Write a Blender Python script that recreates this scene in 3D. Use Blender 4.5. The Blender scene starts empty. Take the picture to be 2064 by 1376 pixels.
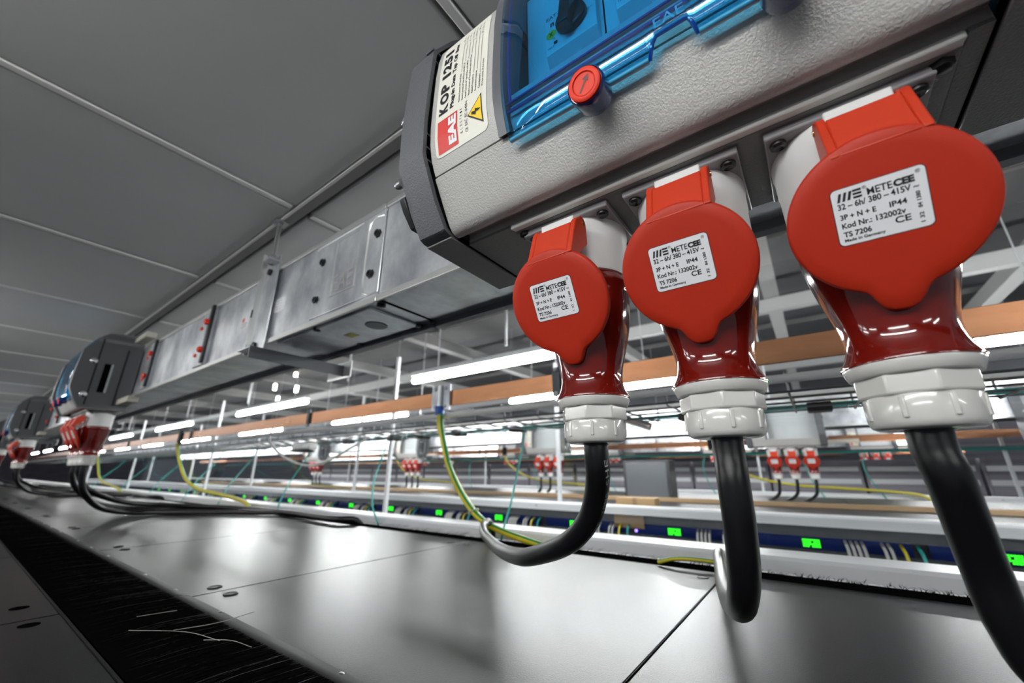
import bpy, math, random
from mathutils import Vector, Matrix

random.seed(7)
scene = bpy.context.scene
COL = scene.collection
PI = math.pi

# ------------------------------------------------------------------ camera, world, exposure
PITCH = math.atan(262 / 803.0)
HEAD = math.radians(36.25)
cp, sp = math.cos(PITCH), math.sin(PITCH)
h = Vector((math.cos(HEAD), math.sin(HEAD), 0))
fw = h * cp + Vector((0, 0, sp))
up = -h * sp + Vector((0, 0, cp))
rt = Vector((math.sin(HEAD), -math.cos(HEAD), 0))
cam = bpy.data.cameras.new('camera')
cam.sensor_width = 36.0
cam.lens = 803.0 / 2064 * 36.0
cam.clip_start = 0.005
cam.clip_end = 100
cam.dof.use_dof = True
cam.dof.focus_distance = 0.335
cam.dof.aperture_fstop = 5.6
cam_o = bpy.data.objects.new('camera', cam)
cam_o.matrix_world = Matrix(((rt.x, up.x, -fw.x, 0), (rt.y, up.y, -fw.y, 0), (rt.z, up.z, -fw.z, 0), (0, 0, 0, 1)))
COL.objects.link(cam_o)
scene.camera = cam_o

world = bpy.data.worlds.new('world')
scene.world = world
world.use_nodes = True
world.node_tree.nodes['Background'].inputs[0].default_value = (0.80, 0.90, 1.0, 1)
world.node_tree.nodes['Background'].inputs[1].default_value = 0.20
scene.view_settings.view_transform = 'Standard'
scene.view_settings.look = 'None'
scene.view_settings.exposure = 0.0
scene.view_settings.gamma = 1.0
scene.view_settings.use_curve_mapping = False
TUBE_POWER = 150.0

# ------------------------------------------------------------------ materials
def mat(name, color, rough=0.5, metal=0.0, bump=None, vary=None, coat=0.0, spec=0.5, emit=None, estr=0.0, stretch=None):
    m = bpy.data.materials.new(name)
    m.use_nodes = True
    nt = m.node_tree
    b = nt.nodes['Principled BSDF']
    b.inputs['Base Color'].default_value = (*color, 1)
    b.inputs['Roughness'].default_value = rough
    b.inputs['Metallic'].default_value = metal
    b.inputs['Specular IOR Level'].default_value = spec
    b.inputs['Coat Weight'].default_value = coat
    b.inputs['Coat Roughness'].default_value = 0.05
    if emit:
        b.inputs['Emission Color'].default_value = (*emit, 1)
        b.inputs['Emission Strength'].default_value = estr
    tc = None
    if bump or vary:
        tc = nt.nodes.new('ShaderNodeTexCoord')
        mp = nt.nodes.new('ShaderNodeMapping')
        nt.links.new(tc.outputs['Object'], mp.inputs[0])
        if stretch:
            mp.inputs['Scale'].default_value = stretch
    if bump:
        scale, strength, dist = bump
        n = nt.nodes.new('ShaderNodeTexNoise')
        n.inputs['Scale'].default_value = scale
        n.inputs['Detail'].default_value = 2
        nt.links.new(tc.outputs['Object'], n.inputs['Vector'])
        bm = nt.nodes.new('ShaderNodeBump')
        bm.inputs['Strength'].default_value = strength
        bm.inputs['Distance'].default_value = dist
        nt.links.new(n.outputs['Fac'], bm.inputs['Height'])
        nt.links.new(bm.outputs['Normal'], b.inputs['Normal'])
    if vary:
        scale, col2, r2 = vary
        n = nt.nodes.new('ShaderNodeTexNoise')
        n.inputs['Scale'].default_value = scale
        n.inputs['Detail'].default_value = 5
        n.inputs['Roughness'].default_value = 0.6
        nt.links.new(mp.outputs[0], n.inputs['Vector'])
        rp = nt.nodes.new('ShaderNodeValToRGB')
        rp.color_ramp.elements[0].position = 0.35
        rp.color_ramp.elements[1].position = 0.66
        rp.color_ramp.elements[0].color = (*color, 1)
        rp.color_ramp.elements[1].color = (*col2, 1)
        nt.links.new(n.outputs['Fac'], rp.inputs[0])
        nt.links.new(rp.outputs[0], b.inputs['Base Color'])
        mr = nt.nodes.new('ShaderNodeMapRange')
        mr.inputs['To Min'].default_value = rough
        mr.inputs['To Max'].default_value = r2
        nt.links.new(n.outputs['Fac'], mr.inputs['Value'])
        nt.links.new(mr.outputs[0], b.inputs['Roughness'])
    return m

def clear_mat(name, tint, rough=0.02, refl=1.0):
    """thin clear plastic: tinted straight-through light plus Fresnel reflection"""
    m = bpy.data.materials.new(name)
    m.use_nodes = True
    nt = m.node_tree
    nt.nodes.clear()
    out = nt.nodes.new('ShaderNodeOutputMaterial')
    mix = nt.nodes.new('ShaderNodeMixShader')
    tr = nt.nodes.new('ShaderNodeBsdfTransparent')
    gl = nt.nodes.new('ShaderNodeBsdfGlossy')
    fr = nt.nodes.new('ShaderNodeFresnel')
    mu = nt.nodes.new('ShaderNodeMath')
    mu.operation = 'MULTIPLY'
    mu.inputs[1].default_value = refl
    ge = nt.nodes.new('ShaderNodeNewGeometry')
    ior = nt.nodes.new('ShaderNodeMapRange')
    ior.inputs['To Min'].default_value = 1.45
    ior.inputs['To Max'].default_value = 1 / 1.45
    nt.links.new(ge.outputs['Backfacing'], ior.inputs['Value'])
    nt.links.new(ior.outputs[0], fr.inputs['IOR'])
    tr.inputs[0].default_value = (*tint, 1)
    gl.inputs[0].default_value = (0.9, 0.95, 1, 1)
    gl.inputs['Roughness'].default_value = rough
    nt.links.new(fr.outputs[0], mu.inputs[0])
    nt.links.new(mu.outputs[0], mix.inputs[0])
    nt.links.new(tr.outputs[0], mix.inputs[1])
    nt.links.new(gl.outputs[0], mix.inputs[2])
    nt.links.new(mix.outputs[0], out.inputs[0])
    return m

M = {}
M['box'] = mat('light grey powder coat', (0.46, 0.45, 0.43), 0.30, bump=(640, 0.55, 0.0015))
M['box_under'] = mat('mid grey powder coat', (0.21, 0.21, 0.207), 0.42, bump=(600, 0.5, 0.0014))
M['cap'] = mat('dark grey textured plastic', (0.10, 0.103, 0.112), 0.42, bump=(680, 0.55, 0.0014))
M['strip'] = mat('slate plastic strip', (0.10, 0.10, 0.115), 0.45)
M['black'] = mat('black plastic', (0.008, 0.008, 0.009), 0.4)
M['void'] = mat('black gap', (0.003, 0.003, 0.003), 0.9, spec=0.0)
M['plate'] = mat('pale plate', (0.80, 0.79, 0.74), 0.45)
M['flange'] = mat('grey socket flange plastic', (0.31, 0.30, 0.31), 0.4)
M['white'] = mat('white plastic', (0.66, 0.66, 0.65), 0.32)
M['gland'] = mat('glossy white plastic', (0.62, 0.61, 0.58), 0.16, coat=0.4)
M['lid'] = mat('matt red plastic', (0.42, 0.022, 0.006), 0.5, bump=(1500, 0.12, 0.0003), spec=0.3)
M['hinge'] = mat('red hinge plastic', (0.50, 0.032, 0.006), 0.4)
M['plug'] = mat('glossy dark red plastic', (0.14, 0.006, 0.003), 0.09, coat=0.6)
M['cable'] = mat('black rubber cable', (0.006, 0.006, 0.007), 0.3, spec=0.35)
M['print_white'] = mat('white cable print', (0.35, 0.35, 0.35), 0.6)
M['paper'] = mat('white label', (0.80, 0.80, 0.82), 0.45)
M['cream'] = mat('cream label', (0.76, 0.745, 0.66), 0.42)
M['ink'] = mat('black ink', (0.012, 0.013, 0.016), 0.5)
M['greyink'] = mat('grey ink', (0.12, 0.12, 0.12), 0.5)
M['redink'] = mat('red ink', (0.60, 0.045, 0.040), 0.45)
M['yellow'] = mat('yellow ink', (0.85, 0.56, 0.02), 0.45)
M['screw'] = mat('black screw', (0.012, 0.012, 0.013), 0.25)
M['steel'] = mat('zinc steel', (0.55, 0.55, 0.55), 0.28, 1.0)
M['chrome'] = mat('bright screw', (0.85, 0.85, 0.85), 0.15, 1.0)
M['brass'] = mat('brass pin', (0.55, 0.40, 0.16), 0.3, 1.0)
M['galv'] = mat('galvanised sheet', (0.44, 0.46, 0.50), 0.22, 0.7, vary=(9, (0.86, 0.88, 0.91), 0.42), stretch=(1, 1.3, 0.9))
M['galv_edge'] = mat('bright folded edge', (0.80, 0.80, 0.78), 0.3, 0.8)
M['galv_dark'] = mat('dull sheet edge', (0.10, 0.105, 0.115), 0.4, 0.5)
M['rack'] = mat('black powder coat', (0.011, 0.011, 0.012), 0.28, bump=(900, 0.30, 0.0006), spec=0.20)
M['rack_dark'] = mat('dark cabinet paint', (0.018, 0.018, 0.020), 0.45)
M['rail_dark'] = mat('dark brush rail', (0.014, 0.014, 0.015), 0.5, spec=0.15)
M['bristle'] = mat('black bristles', (0.005, 0.005, 0.005), 0.6, spec=0.0)
M['bristle_shine'] = mat('shiny bristles', (0.03, 0.03, 0.03), 0.4)
M['hair'] = mat('stray pale bristle', (0.35, 0.33, 0.30), 0.5)
M['ceil'] = mat('dark grey ceiling panel', (0.42, 0.417, 0.413), 0.55, vary=(1.3, (0.47, 0.467, 0.463), 0.6))
M['tbar'] = mat('ceiling bar in lit bevel tone', (0.62, 0.61, 0.59), 0.4)  # pale tone puts the lit bevels of the panel edges into the colour
M['tbar_dark'] = mat('dull ceiling bar', (0.16, 0.155, 0.15), 0.5)
M['frame'] = mat('white painted profile', (0.72, 0.73, 0.75), 0.35)
M['copper'] = mat('copper', (0.36, 0.155, 0.075), 0.14, 1.0, vary=(6, (0.50, 0.24, 0.125), 0.34), stretch=(1, 0.6, 3))
M['wire'] = mat('zinc wire', (0.16, 0.17, 0.175), 0.35, 0.7)
M['conduit'] = mat('pale grey conduit', (0.74, 0.74, 0.72), 0.4)
M['teal'] = mat('teal cable', (0.015, 0.33, 0.30), 0.45)
M['ygreen'] = mat('earth green', (0.02, 0.22, 0.03), 0.4)
M['yyellow'] = mat('earth yellow', (0.62, 0.52, 0.02), 0.4)
M['blue'] = mat('blue sleeve', (0.01, 0.09, 0.45), 0.4)
M['greycab'] = mat('grey patch cable', (0.48, 0.47, 0.44), 0.5)
M['navy'] = mat('navy fascia', (0.012, 0.03, 0.17), 0.4, spec=0.1)
M['green_led'] = mat('green digits', (0.0, 0.05, 0.0), 0.4, emit=(0.03, 1.0, 0.02), estr=2.2)
M['violet_led'] = mat('violet light', (0.02, 0.0, 0.05), 0.4, emit=(0.25, 0.15, 1.0), estr=5)
M['tube'] = mat('lit tube', (1, 1, 1), 0.4, emit=(0.985, 1.0, 0.985), estr=TUBE_POWER)
M['tube_aisle'] = mat('lit tube of the glazed aisle', (1, 1, 1), 0.4, emit=(0.985, 1.0, 0.985), estr=TUBE_POWER * 0.36)
M['tube_front'] = mat('lit tube of the front aisle', (1, 1, 1), 0.4, emit=(0.985, 1.0, 0.985), estr=TUBE_POWER * 0.33)
M['lamp'] = mat('far lamp', (1, 1, 1), 0.4, emit=(1.0, 0.96, 0.86), estr=14)
M['lamp_body'] = mat('lamp housing', (0.6, 0.6, 0.58), 0.5)
M['hall'] = mat('dark hall ceiling', (0.075, 0.076, 0.08), 0.6, vary=(0.8, (0.12, 0.12, 0.12), 0.7))
M['beam'] = mat('pale hall beam', (0.42, 0.42, 0.41), 0.5)
M['wall'] = mat('mauve grey wall', (0.22, 0.20, 0.24), 0.6, vary=(2.5, (0.34, 0.31, 0.36), 0.6), stretch=(1, 0.3, 6))
M['floor'] = mat('grey floor', (0.22, 0.22, 0.23), 0.35)
M['card'] = mat('cardboard', (0.42, 0.27, 0.13), 0.7)
M['wood'] = mat('pale timber', (0.27, 0.175, 0.09), 0.6)
M['window'] = clear_mat('blue clear plastic', (0.37, 0.75, 0.93), 0.03, 0.7)
M['window_edge'] = mat('deep blue plastic edge', (0.010, 0.06, 0.30), 0.12, coat=0.5)
M['latch_body'] = mat('deep blue latch', (0.008, 0.035, 0.16), 0.08, coat=0.6)
M['latch'] = mat('red latch', (0.70, 0.035, 0.012), 0.5, spec=0.3)
M['breaker'] = mat('pale breaker', (0.62, 0.64, 0.64), 0.45)
M['breaker_low'] = mat('grey breaker base', (0.45, 0.47, 0.48), 0.5)
M['pane'] = clear_mat('clear sheet', (0.965, 0.975, 0.98), 0.05, 0.8)
M['beige'] = mat('beige clamp', (0.46, 0.44, 0.38), 0.45)
M['green_glow'] = mat('green plastic', (0.03, 0.30, 0.08), 0.5)

# ------------------------------------------------------------------ mesh builder
ORG = {}

class MB:
    def __init__(self):
        self.v, self.f, self.mi = [], [], []

    def add(self, vs, fs, m=0):
        o = len(self.v)
        self.v.extend([tuple(p) for p in vs])
        for f in fs:
            self.f.append(tuple(i + o for i in f))
            self.mi.append(m)
        return self

    def box(self, x0, x1, y0, y1, z0, z1, m=0):
        v = [(x, y, z) for x in (x0, x1) for y in (y0, y1) for z in (z0, z1)]
        return self.add(v, [(0, 1, 3, 2), (4, 6, 7, 5), (0, 4, 5, 1), (2, 3, 7, 6), (0, 2, 6, 4), (1, 5, 7, 3)], m)

    def prism(self, poly, y0, y1, m=0, caps=True):
        """polygon in (x, z) swept along y"""
        n = len(poly)
        v = [(x, y0, z) for x, z in poly] + [(x, y1, z) for x, z in poly]
        f = [(i, (i + 1) % n, n + (i + 1) % n, n + i) for i in range(n)]
        if caps:
            f += [tuple(range(n))[::-1], tuple(range(n, 2 * n))]
        return self.add(v, f, m)

    def sheet(self, line, y0, y1, m=0):
        n = len(line)
        v = [(x, y0, z) for x, z in line] + [(x, y1, z) for x, z in line]
        return self.add(v, [(i, i + 1, n + i + 1, n + i) for i in range(n - 1)], m)

    def lathe(self, prof, o=(0, 0, 0), axis=(0, 0, 1), n=32, m=0, phase=0.0):
        a = Vector(axis).normalized()
        t = Vector((1, 0, 0)) if abs(a.x) < 0.9 else Vector((0, 1, 0))
        e1 = (t - a * t.dot(a)).normalized()
        e2 = a.cross(e1)
        o = Vector(o)
        v, f = [], []
        for r, hh in prof:
            for k in range(n):
                w = 2 * PI * k / n + phase
                v.append(o + a * hh + (e1 * math.cos(w) + e2 * math.sin(w)) * r)
        for j in range(len(prof) - 1):
            for k in range(n):
                k2 = (k + 1) % n
                f.append((j * n + k, j * n + k2, (j + 1) * n + k2, (j + 1) * n + k))
        f.append(tuple(range(n))[::-1])
        f.append(tuple((len(prof) - 1) * n + k for k in range(n)))
        return self.add(v, f, m)

    def cyl(self, p0, p1, r, n=10, m=0):
        p0, p1 = Vector(p0), Vector(p1)
        d = p1 - p0
        return self.lathe([(r, 0), (r, d.length)], p0, d, n, m)

    def tube(self, pts, r, n=12, m=0, stripes=None):
        P = [Vector(p) for p in pts]
        v, f, mi = [], [], []
        T = [(P[min(i + 1, len(P) - 1)] - P[max(i - 1, 0)]).normalized() for i in range(len(P))]
        a = Vector((0, 1, 0)) if abs(T[0].y) < 0.9 else Vector((1, 0, 0))
        nrm = (a - T[0] * a.dot(T[0])).normalized()
        for i, p in enumerate(P):
            nrm = (nrm - T[i] * nrm.dot(T[i])).normalized()
            b = T[i].cross(nrm)
            for k in range(n):
                w = 2 * PI * k / n
                v.append(p + (nrm * math.cos(w) + b * math.sin(w)) * r)
        o = len(self.v)
        for i in range(len(P) - 1):
            for k in range(n):
                k2 = (k + 1) % n
                f.append((i * n + k, i * n + k2, (i + 1) * n + k2, (i + 1) * n + k))
                mi.append(stripes[k % len(stripes)] if stripes else m)
        f.append(tuple(range(n))[::-1]); mi.append(m)
        f.append(tuple((len(P) - 1) * n + k for k in range(n))); mi.append(m)
        self.v.extend([tuple(p) for p in v])
        for q, w in zip(f, mi):
            self.f.append(tuple(i + o for i in q)); self.mi.append(w)
        return self

    def obox(self, c, ax, ay, az, m=0):
        """box from a centre and three half-axis vectors"""
        c, ax, ay, az = Vector(c), Vector(ax), Vector(ay), Vector(az)
        v = [c + ax * i + ay * j + az * k for i in (-1, 1) for j in (-1, 1) for k in (-1, 1)]
        return self.add(v, [(0, 1, 3, 2), (4, 6, 7, 5), (0, 4, 5, 1), (2, 3, 7, 6), (0, 2, 6, 4), (1, 5, 7, 3)], m)

    def build(self, name, mats, parent=None, origin=None, bevel=0.0, angle=38):
        if origin is None:
            origin = ORG.get(parent.name, (0, 0, 0)) if parent else (0, 0, 0)
        ox, oy, oz = origin
        me = bpy.data.meshes.new(name)
        me.from_pydata([(x - ox, y - oy, z - oz) for x, y, z in self.v], [], self.f)
        if not isinstance(mats, (list, tuple)):
            mats = [mats]
        for k in mats:
            me.materials.append(M[k])
        if len(mats) > 1:
            me.polygons.foreach_set('material_index', self.mi)
        me.shade_smooth()
        me.set_sharp_from_angle(angle=math.radians(angle))
        o = bpy.data.objects.new(name, me)
        COL.objects.link(o)
        if parent:
            o.parent = parent
        else:
            o.location = origin
        ORG[o.name] = origin
        if bevel:
            md = o.modifiers.new('bevel', 'BEVEL')
            md.width = bevel
            md.segments = 2
            md.limit_method = 'ANGLE'
        return o

def tag(o, label=None, cat=None, group=None, kind=None):
    if label: o['label'] = label
    if cat: o['category'] = cat
    if group: o['group'] = group
    if kind: o['kind'] = kind
    return o

def thing(name, loc, label=None, cat=None, group=None, kind=None):
    o = bpy.data.objects.new(name, None)
    o.empty_display_size = 0.05
    COL.objects.link(o)
    o.location = loc
    ORG[o.name] = tuple(loc)
    return tag(o, label, cat, group, kind)

KIDS = {}
def copy_tree(root, delta, label=None, group=None, keep=None, parent=None):
    c = root.copy()
    COL.objects.link(c)
    if parent is None:
        c.location = Vector(root.location) + Vector(delta)
        if label: c['label'] = label
        if group: c['group'] = group
        elif 'group' in c.keys() and label: del c['group']
    else:
        c.parent = parent
    for ch in root.children:
        if keep and parent is None and not keep(ch):
            continue
        copy_tree(ch, None, parent=c)
    return c

def smooth_path(pts, step=6):
    P = [Vector(p) for p in pts]
    P = [P[0] * 2 - P[1]] + P + [P[-1] * 2 - P[-2]]
    out = []
    for i in range(1, len(P) - 2):
        p0, p1, p2, p3 = P[i - 1:i + 3]
        for k in range(step):
            t = k / step
            out.append(0.5 * ((2 * p1) + (p2 - p0) * t + (2 * p0 - 5 * p1 + 4 * p2 - p3) * t * t + (3 * p1 - p0 - 3 * p2 + p3) * t ** 3))
    out.append(P[-2])
    return out

# ------------------------------------------------------------------ lettering
TXT = {}
def glyphs(s, bold=0.0):
    key = (s, bold)
    if key not in TXT:
        cu = bpy.data.curves.new('text', 'FONT')
        cu.body = s
        cu.size = 1.0
        cu.offset = bold
        cu.resolution_u = 3
        ob = bpy.data.objects.new('text', cu)
        COL.objects.link(ob)
        dg = bpy.context.evaluated_depsgraph_get()
        me = ob.evaluated_get(dg).to_mesh()
        vs = [(v.co.x, v.co.y) for v in me.vertices]
        fs = [tuple(p.vertices) for p in me.polygons]
        bpy.data.objects.remove(ob)
        bpy.data.curves.remove(cu)
        x0 = min(p[0] for p in vs); x1 = max(p[0] for p in vs)
        y0 = min(p[1] for p in vs); y1 = max(p[1] for p in vs)
        TXT[key] = ([((x - x0) / (x1 - x0), (y - y0) / max(y1 - y0, 1e-6)) for x, y in vs], fs, x1 - x0, y1 - y0)
    return TXT[key]

def put_text(mb, s, fn, x, y, w, hgt, m, bold=0.0):
    """lay text into the box (x, y, w, hgt) of a flat frame mapped to space by fn(u, v)"""
    vs, fs, _, _ = glyphs(s, bold)
    mb.add([fn(x + a * w, y + b * hgt) for a, b in vs], fs, m)

def quad(mb, fn, x0, y0, x1, y1, m, n=1):
    for i in range(n):
        a = x0 + (x1 - x0) * i / n; b = x0 + (x1 - x0) * (i + 1) / n
        mb.add([fn(a, y0), fn(b, y0), fn(b, y1), fn(a, y1)], [(0, 1, 2, 3)], m)

def round_rect(w, hgt, r, n=5):
    out = []
    for cx, cy, a0 in ((w - r, hgt - r, 0), (r, hgt - r, 90), (r, r, 180), (w - r, r, 270)):
        for k in range(n + 1):
            a = math.radians(a0 + 90 * k / n)
            out.append((cx + r * math.cos(a), cy + r * math.sin(a)))
    return out

# ------------------------------------------------------------------ setting: floor, walls, ceilings
ZR = -0.182          # top of the cabinets
ZF = -2.25           # floor
tag(MB().box(-4, 11, -5, 30, ZF - 0.1, ZF).build('floor', 'floor'), kind='structure')
tag(MB().box(10.5, 10.7, -5, 30, ZF, 2.2).build('wall_back', 'wall'), kind='structure')
tag(MB().box(-4, 10.5, 30, 30.2, ZF, 2.2).build('wall_far', 'wall'), kind='structure')

ZC = 0.60
ceil = thing('ceiling', (0, 0, ZC), kind='structure')
MB().box(-2.6, 0.95, -1.4, 16, ZC + 0.028, ZC + 0.04).build('backing', 'void', ceil)
pa = pb = None
y = 0.293 - 0.61 * 2
k = 0
while y < 15:
    for (x0, x1) in ((-2.2, -0.87), (-0.845, 0.343), (0.382, 0.95)):
        MB().box(x0, x1, y + 0.013, y + 0.597, ZC, ZC + 0.03).build('ceiling_panel', 'ceil', ceil, bevel=0.003)
        b = MB().box(x0 + 0.004, x1 - 0.004, y - 0.010, y + 0.005, ZC - 0.002, ZC + 0.02)
        b.build('cross_bar', 'tbar', ceil, bevel=0.002)
    y += 0.61
for x0, x1, nm in ((-0.868, -0.853, 'tbar'), (0.345, 0.351, 'tbar'), (0.352, 0.372, 'tbar_dark')):  # the thin pale strip paints the lit panel edge beside the darker flat
    MB().box(x0, x1, -1.2, 15, ZC - 0.0025, ZC + 0.02).build('long_bar', nm, ceil)

hall = thing('ceiling.001', (5, 10, 1.25), kind='structure')
MB().box(-4, 10.5, -5, 30, 1.62, 1.7).build('deck', 'hall', hall)
for x in (1.15, 3.42, 5.6, 7.9):
    MB().box(x, x + 0.07, -5, 29, 1.16, 1.26).build('long_beam', 'beam', hall)
for y in (-1.4, 0.0, 1.5, 3.05, 4.6, 6.2, 8.0, 10, 12.5, 15, 18):
    MB().box(0.98, 10.4, y, y + 0.10, 1.27, 1.38).build('cross_beam', 'beam', hall)
for x in (1.6, 2.2, 2.8, 4.1, 4.8):
    MB().box(x, x + 0.035, -5, 29, 1.45, 1.49).build('ceiling_channel', 'tbar_dark', hall)
for x, y, n in ((1.32, 2.2, 0), (1.32, 1.0, 0), (1.32, 3.6, 0), (1.32, 5.0, 0), (2.6, 1.2, 0), (2.6, 3.0, 0), (2.6, 4.7, 0), (1.32, 7.2, 0), (2.6, 7.0, 0), (3.5, 2.0, 0), (3.5, 0.2, 0), (3.5, 5.0, 0)):
    MB().cyl((x, y, 0.52), (x, y, 1.622), 0.006, 6).build('hanger_rod', 'frame', hall)

# ------------------------------------------------------------------ cabinets of the near row
def joint(k):
    return 0.177 + 0.632 * k

FO = 0.05           # the front panels sit a little out of step with the rear ones

def bristles(y0, y1, n, x_root=0.250, x_tip=0.150):
    b = MB()
    for i in range(n):
        y = random.uniform(y0, y1)
        z = ZR + random.uniform(0.0015, 0.0075)
        L = (x_root - x_tip) * random.uniform(0.80, 1.04)
        dy = random.gauss(0, 0.004)
        if random.random() < 0.03:
            dy = random.gauss(0, 0.018)
        w = random.uniform(0.00018, 0.00042)
        dz = random.uniform(-0.004, 0.002)
        p0 = (x_root, y, z); p1 = (x_root - L * 0.55, y + dy * 0.4, z + 0.002 + dz * 0.3); p2 = (x_root - L, y + dy, z + dz)
        b.add([(p0[0], p0[1] - w, p0[2]), (p0[0], p0[1] + w, p0[2]), (p1[0], p1[1] - w, p1[2]), (p1[0], p1[1] + w, p1[2]), p2],
              [(0, 1, 3, 2), (2, 3, 4)], 1 if random.random() < 0.025 else 0)
    return b

NTH = ['first', 'second', 'third', 'fourth', 'fifth', 'sixth', 'seventh', 'eighth']
def cabinet(k, detail):
    y0, y1 = joint(k), joint(k + 1)
    lab = {-1: 'black server cabinet under the largest red plug, dull top at lower right',
           0: 'black server cabinet with shining top under the middle of the near busbar',
           1: 'black server cabinet next behind the shining one, before the distant cables',
           2: 'black server cabinet on which the distant black cables start to lie'}.get(k)
    far = k > 6
    if not lab:
        lab = 'black server cabinet far along the near row under the busbar' if far else 'black server cabinet, %s along the near row from the camera' % NTH[k + 1]
    r = thing('server_rack', (0.5, (y0 + y1) / 2, ZF), lab, 'server rack', 'far cabinets of the near row' if far else None)
    MB().box(0.055, 0.99, y0 + 0.002, y1 - 0.002, ZF, ZR - 0.016).build('cabinet_body', 'rack_dark', r)
    MB().box(0.268, 0.918, y0 + 0.0012, y1 - 0.0012, ZR - 0.012, ZR).build('top_panel', 'rack', r, bevel=0.0012)
    MB().box(0.050, 0.143, y0 + 0.0012 + FO, y1 - 0.0012 + FO, ZR - 0.012, ZR).build('front_panel', 'rack', r, bevel=0.0012)
    MB().box(0.146, 0.25, y0, y1, ZR - 0.012, ZR + 0.0005).build('brush_tray', 'void', r)
    # angle rail that holds the brush
    rl = MB().prism([(0.247, ZR + 0.004), (0.253, ZR + 0.0065), (0.262, ZR + 0.005), (0.274, ZR + 0.0012), (0.274, ZR), (0.247, ZR - 0.008)], y0 + 0.001, y1 - 0.001)
    rl.build('brush_rail', 'rail_dark', r)
    rl = MB().box(0.1435, 0.1475, y0, y1, ZR - 0.008, ZR + 0.0005)
    rl.build('brush_rail', 'rail_dark', r)
    for yy in (y0 + 0.05, (y0 + y1) / 2 - 0.1, y1 - 0.13):
        MB().lathe([(0.0035, 0), (0.0033, 0.0015), (0.0015, 0.0025)], (0.267, yy, ZR + 0.002), n=10).build('rivet', 'steel', r)
    for x, yy in ((0.316, y0 + 0.032), (0.316, y1 - 0.032), (0.863, y0 + 0.028), (0.863, y1 - 0.028)):
        MB().lathe([(0.0105, -0.001), (0.0105, 0.0009), (0.0088, 0.0015), (0.0082, 0.0006)], (x, yy, ZR), n=20).build('hole_plug', 'black', r)
    for yy in (y0 + 0.05 - 0.05, y0 + 0.11):
        MB().lathe([(0.010, -0.001), (0.010, 0.0005)], (0.113, yy + 0.02, ZR), n=18).build('hole_plug', 'void', r)
    n = 5200 if detail == 2 else (1700 if detail == 1 else 250)
    tag(bristles(y0, y1, n).build('brush_strip', ['bristle', 'bristle_shine'], r), 'band of black bristles', kind='stuff')
    # rear brush entry
    MB().prism([(0.920, ZR - 0.01), (0.920, ZR + 0.001), (0.930, ZR + 0.006), (0.936, ZR + 0.002), (0.985, ZR - 0.002), (0.995, ZR - 0.006), (0.995, ZR - 0.016)], y0, y1).build('rear_brush_tray', 'void', r)
    b = MB()
    for i in range(600 if detail else 80):
        yy = random.uniform(y0, y1)
        x = random.uniform(0.936, 0.955)
        L = random.uniform(0.02, 0.05)
        zz = ZR + random.uniform(0.001, 0.006)
        dz = random.uniform(-0.004, 0.012 if 0.45 < yy < 1.35 and random.random() < 0.5 else 0.001)
        w = 0.0008
        dy = random.gauss(0, 0.008)
        b.add([(x, yy - w, zz), (x, yy + w, zz), (x + L, yy + dy, zz + dz)], [(0, 1, 2)])
    tag(b.build('rear_brush', 'bristle', r), kind='stuff')
    return r

proto_far = None
for k in range(-1, 16):
    d = 2 if -1 <= k <= 1 else (1 if k <= 4 else 0)
    cabinet(k, d)

# stray pale hairs on the brush
for pts, in ((((0.20, 0.62, ZR + 0.012), (0.235, 0.60, ZR + 0.014), (0.275, 0.60, ZR + 0.016)),), (((0.17, 0.66, ZR + 0.012), (0.205, 0.60, ZR + 0.013), (0.222, 0.55, ZR + 0.010)),),
             (((0.19, 0.72, ZR + 0.010), (0.225, 0.70, ZR + 0.012)),), (((0.21, 0.56, ZR + 0.012), (0.22, 0.52, ZR + 0.017), (0.235, 0.505, ZR + 0.010)),)):
    tag(MB().tube(smooth_path(pts, 4), 0.0003, 4).build('stray_hair', 'hair', origin=pts[0]),
        'thin pale hair lying loose on the black brush strip', 'hair', 'loose hairs on the brush strip')

# ------------------------------------------------------------------ fluorescent lamps
def tube_light(x, y0, y1, z, label, group=None, top=1.625, glass='tube'):
    t = thing('tube_light', (x, (y0 + y1) / 2, z + 0.07), label, 'light', group)
    MB().lathe([(0.004, 0), (0.014, 0.006), (0.016, 0.02), (0.016, y1 - y0 - 0.02), (0.014, y1 - y0 - 0.006), (0.004, y1 - y0)], (x, y0, z), (0, 1, 0), 12).build('lit_tube', glass, t)
    MB().box(x - 0.022, x + 0.022, y0, y1, z + 0.024, z + 0.05).build('lamp_housing', 'lamp_body', t, bevel=0.004)
    for yy in (y0 + 0.03, y1 - 0.03):
        MB().box(x - 0.006, x + 0.006, yy - 0.012, yy + 0.012, z + 0.005, z + 0.03).build('end_socket', 'lamp_body', t)
    for yy in (y0 + 0.2, y1 - 0.2):
        MB().cyl((x, yy, z + 0.05), (x, yy, top), 0.003, 6).build('hanger', 'frame', t)
    return t

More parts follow.
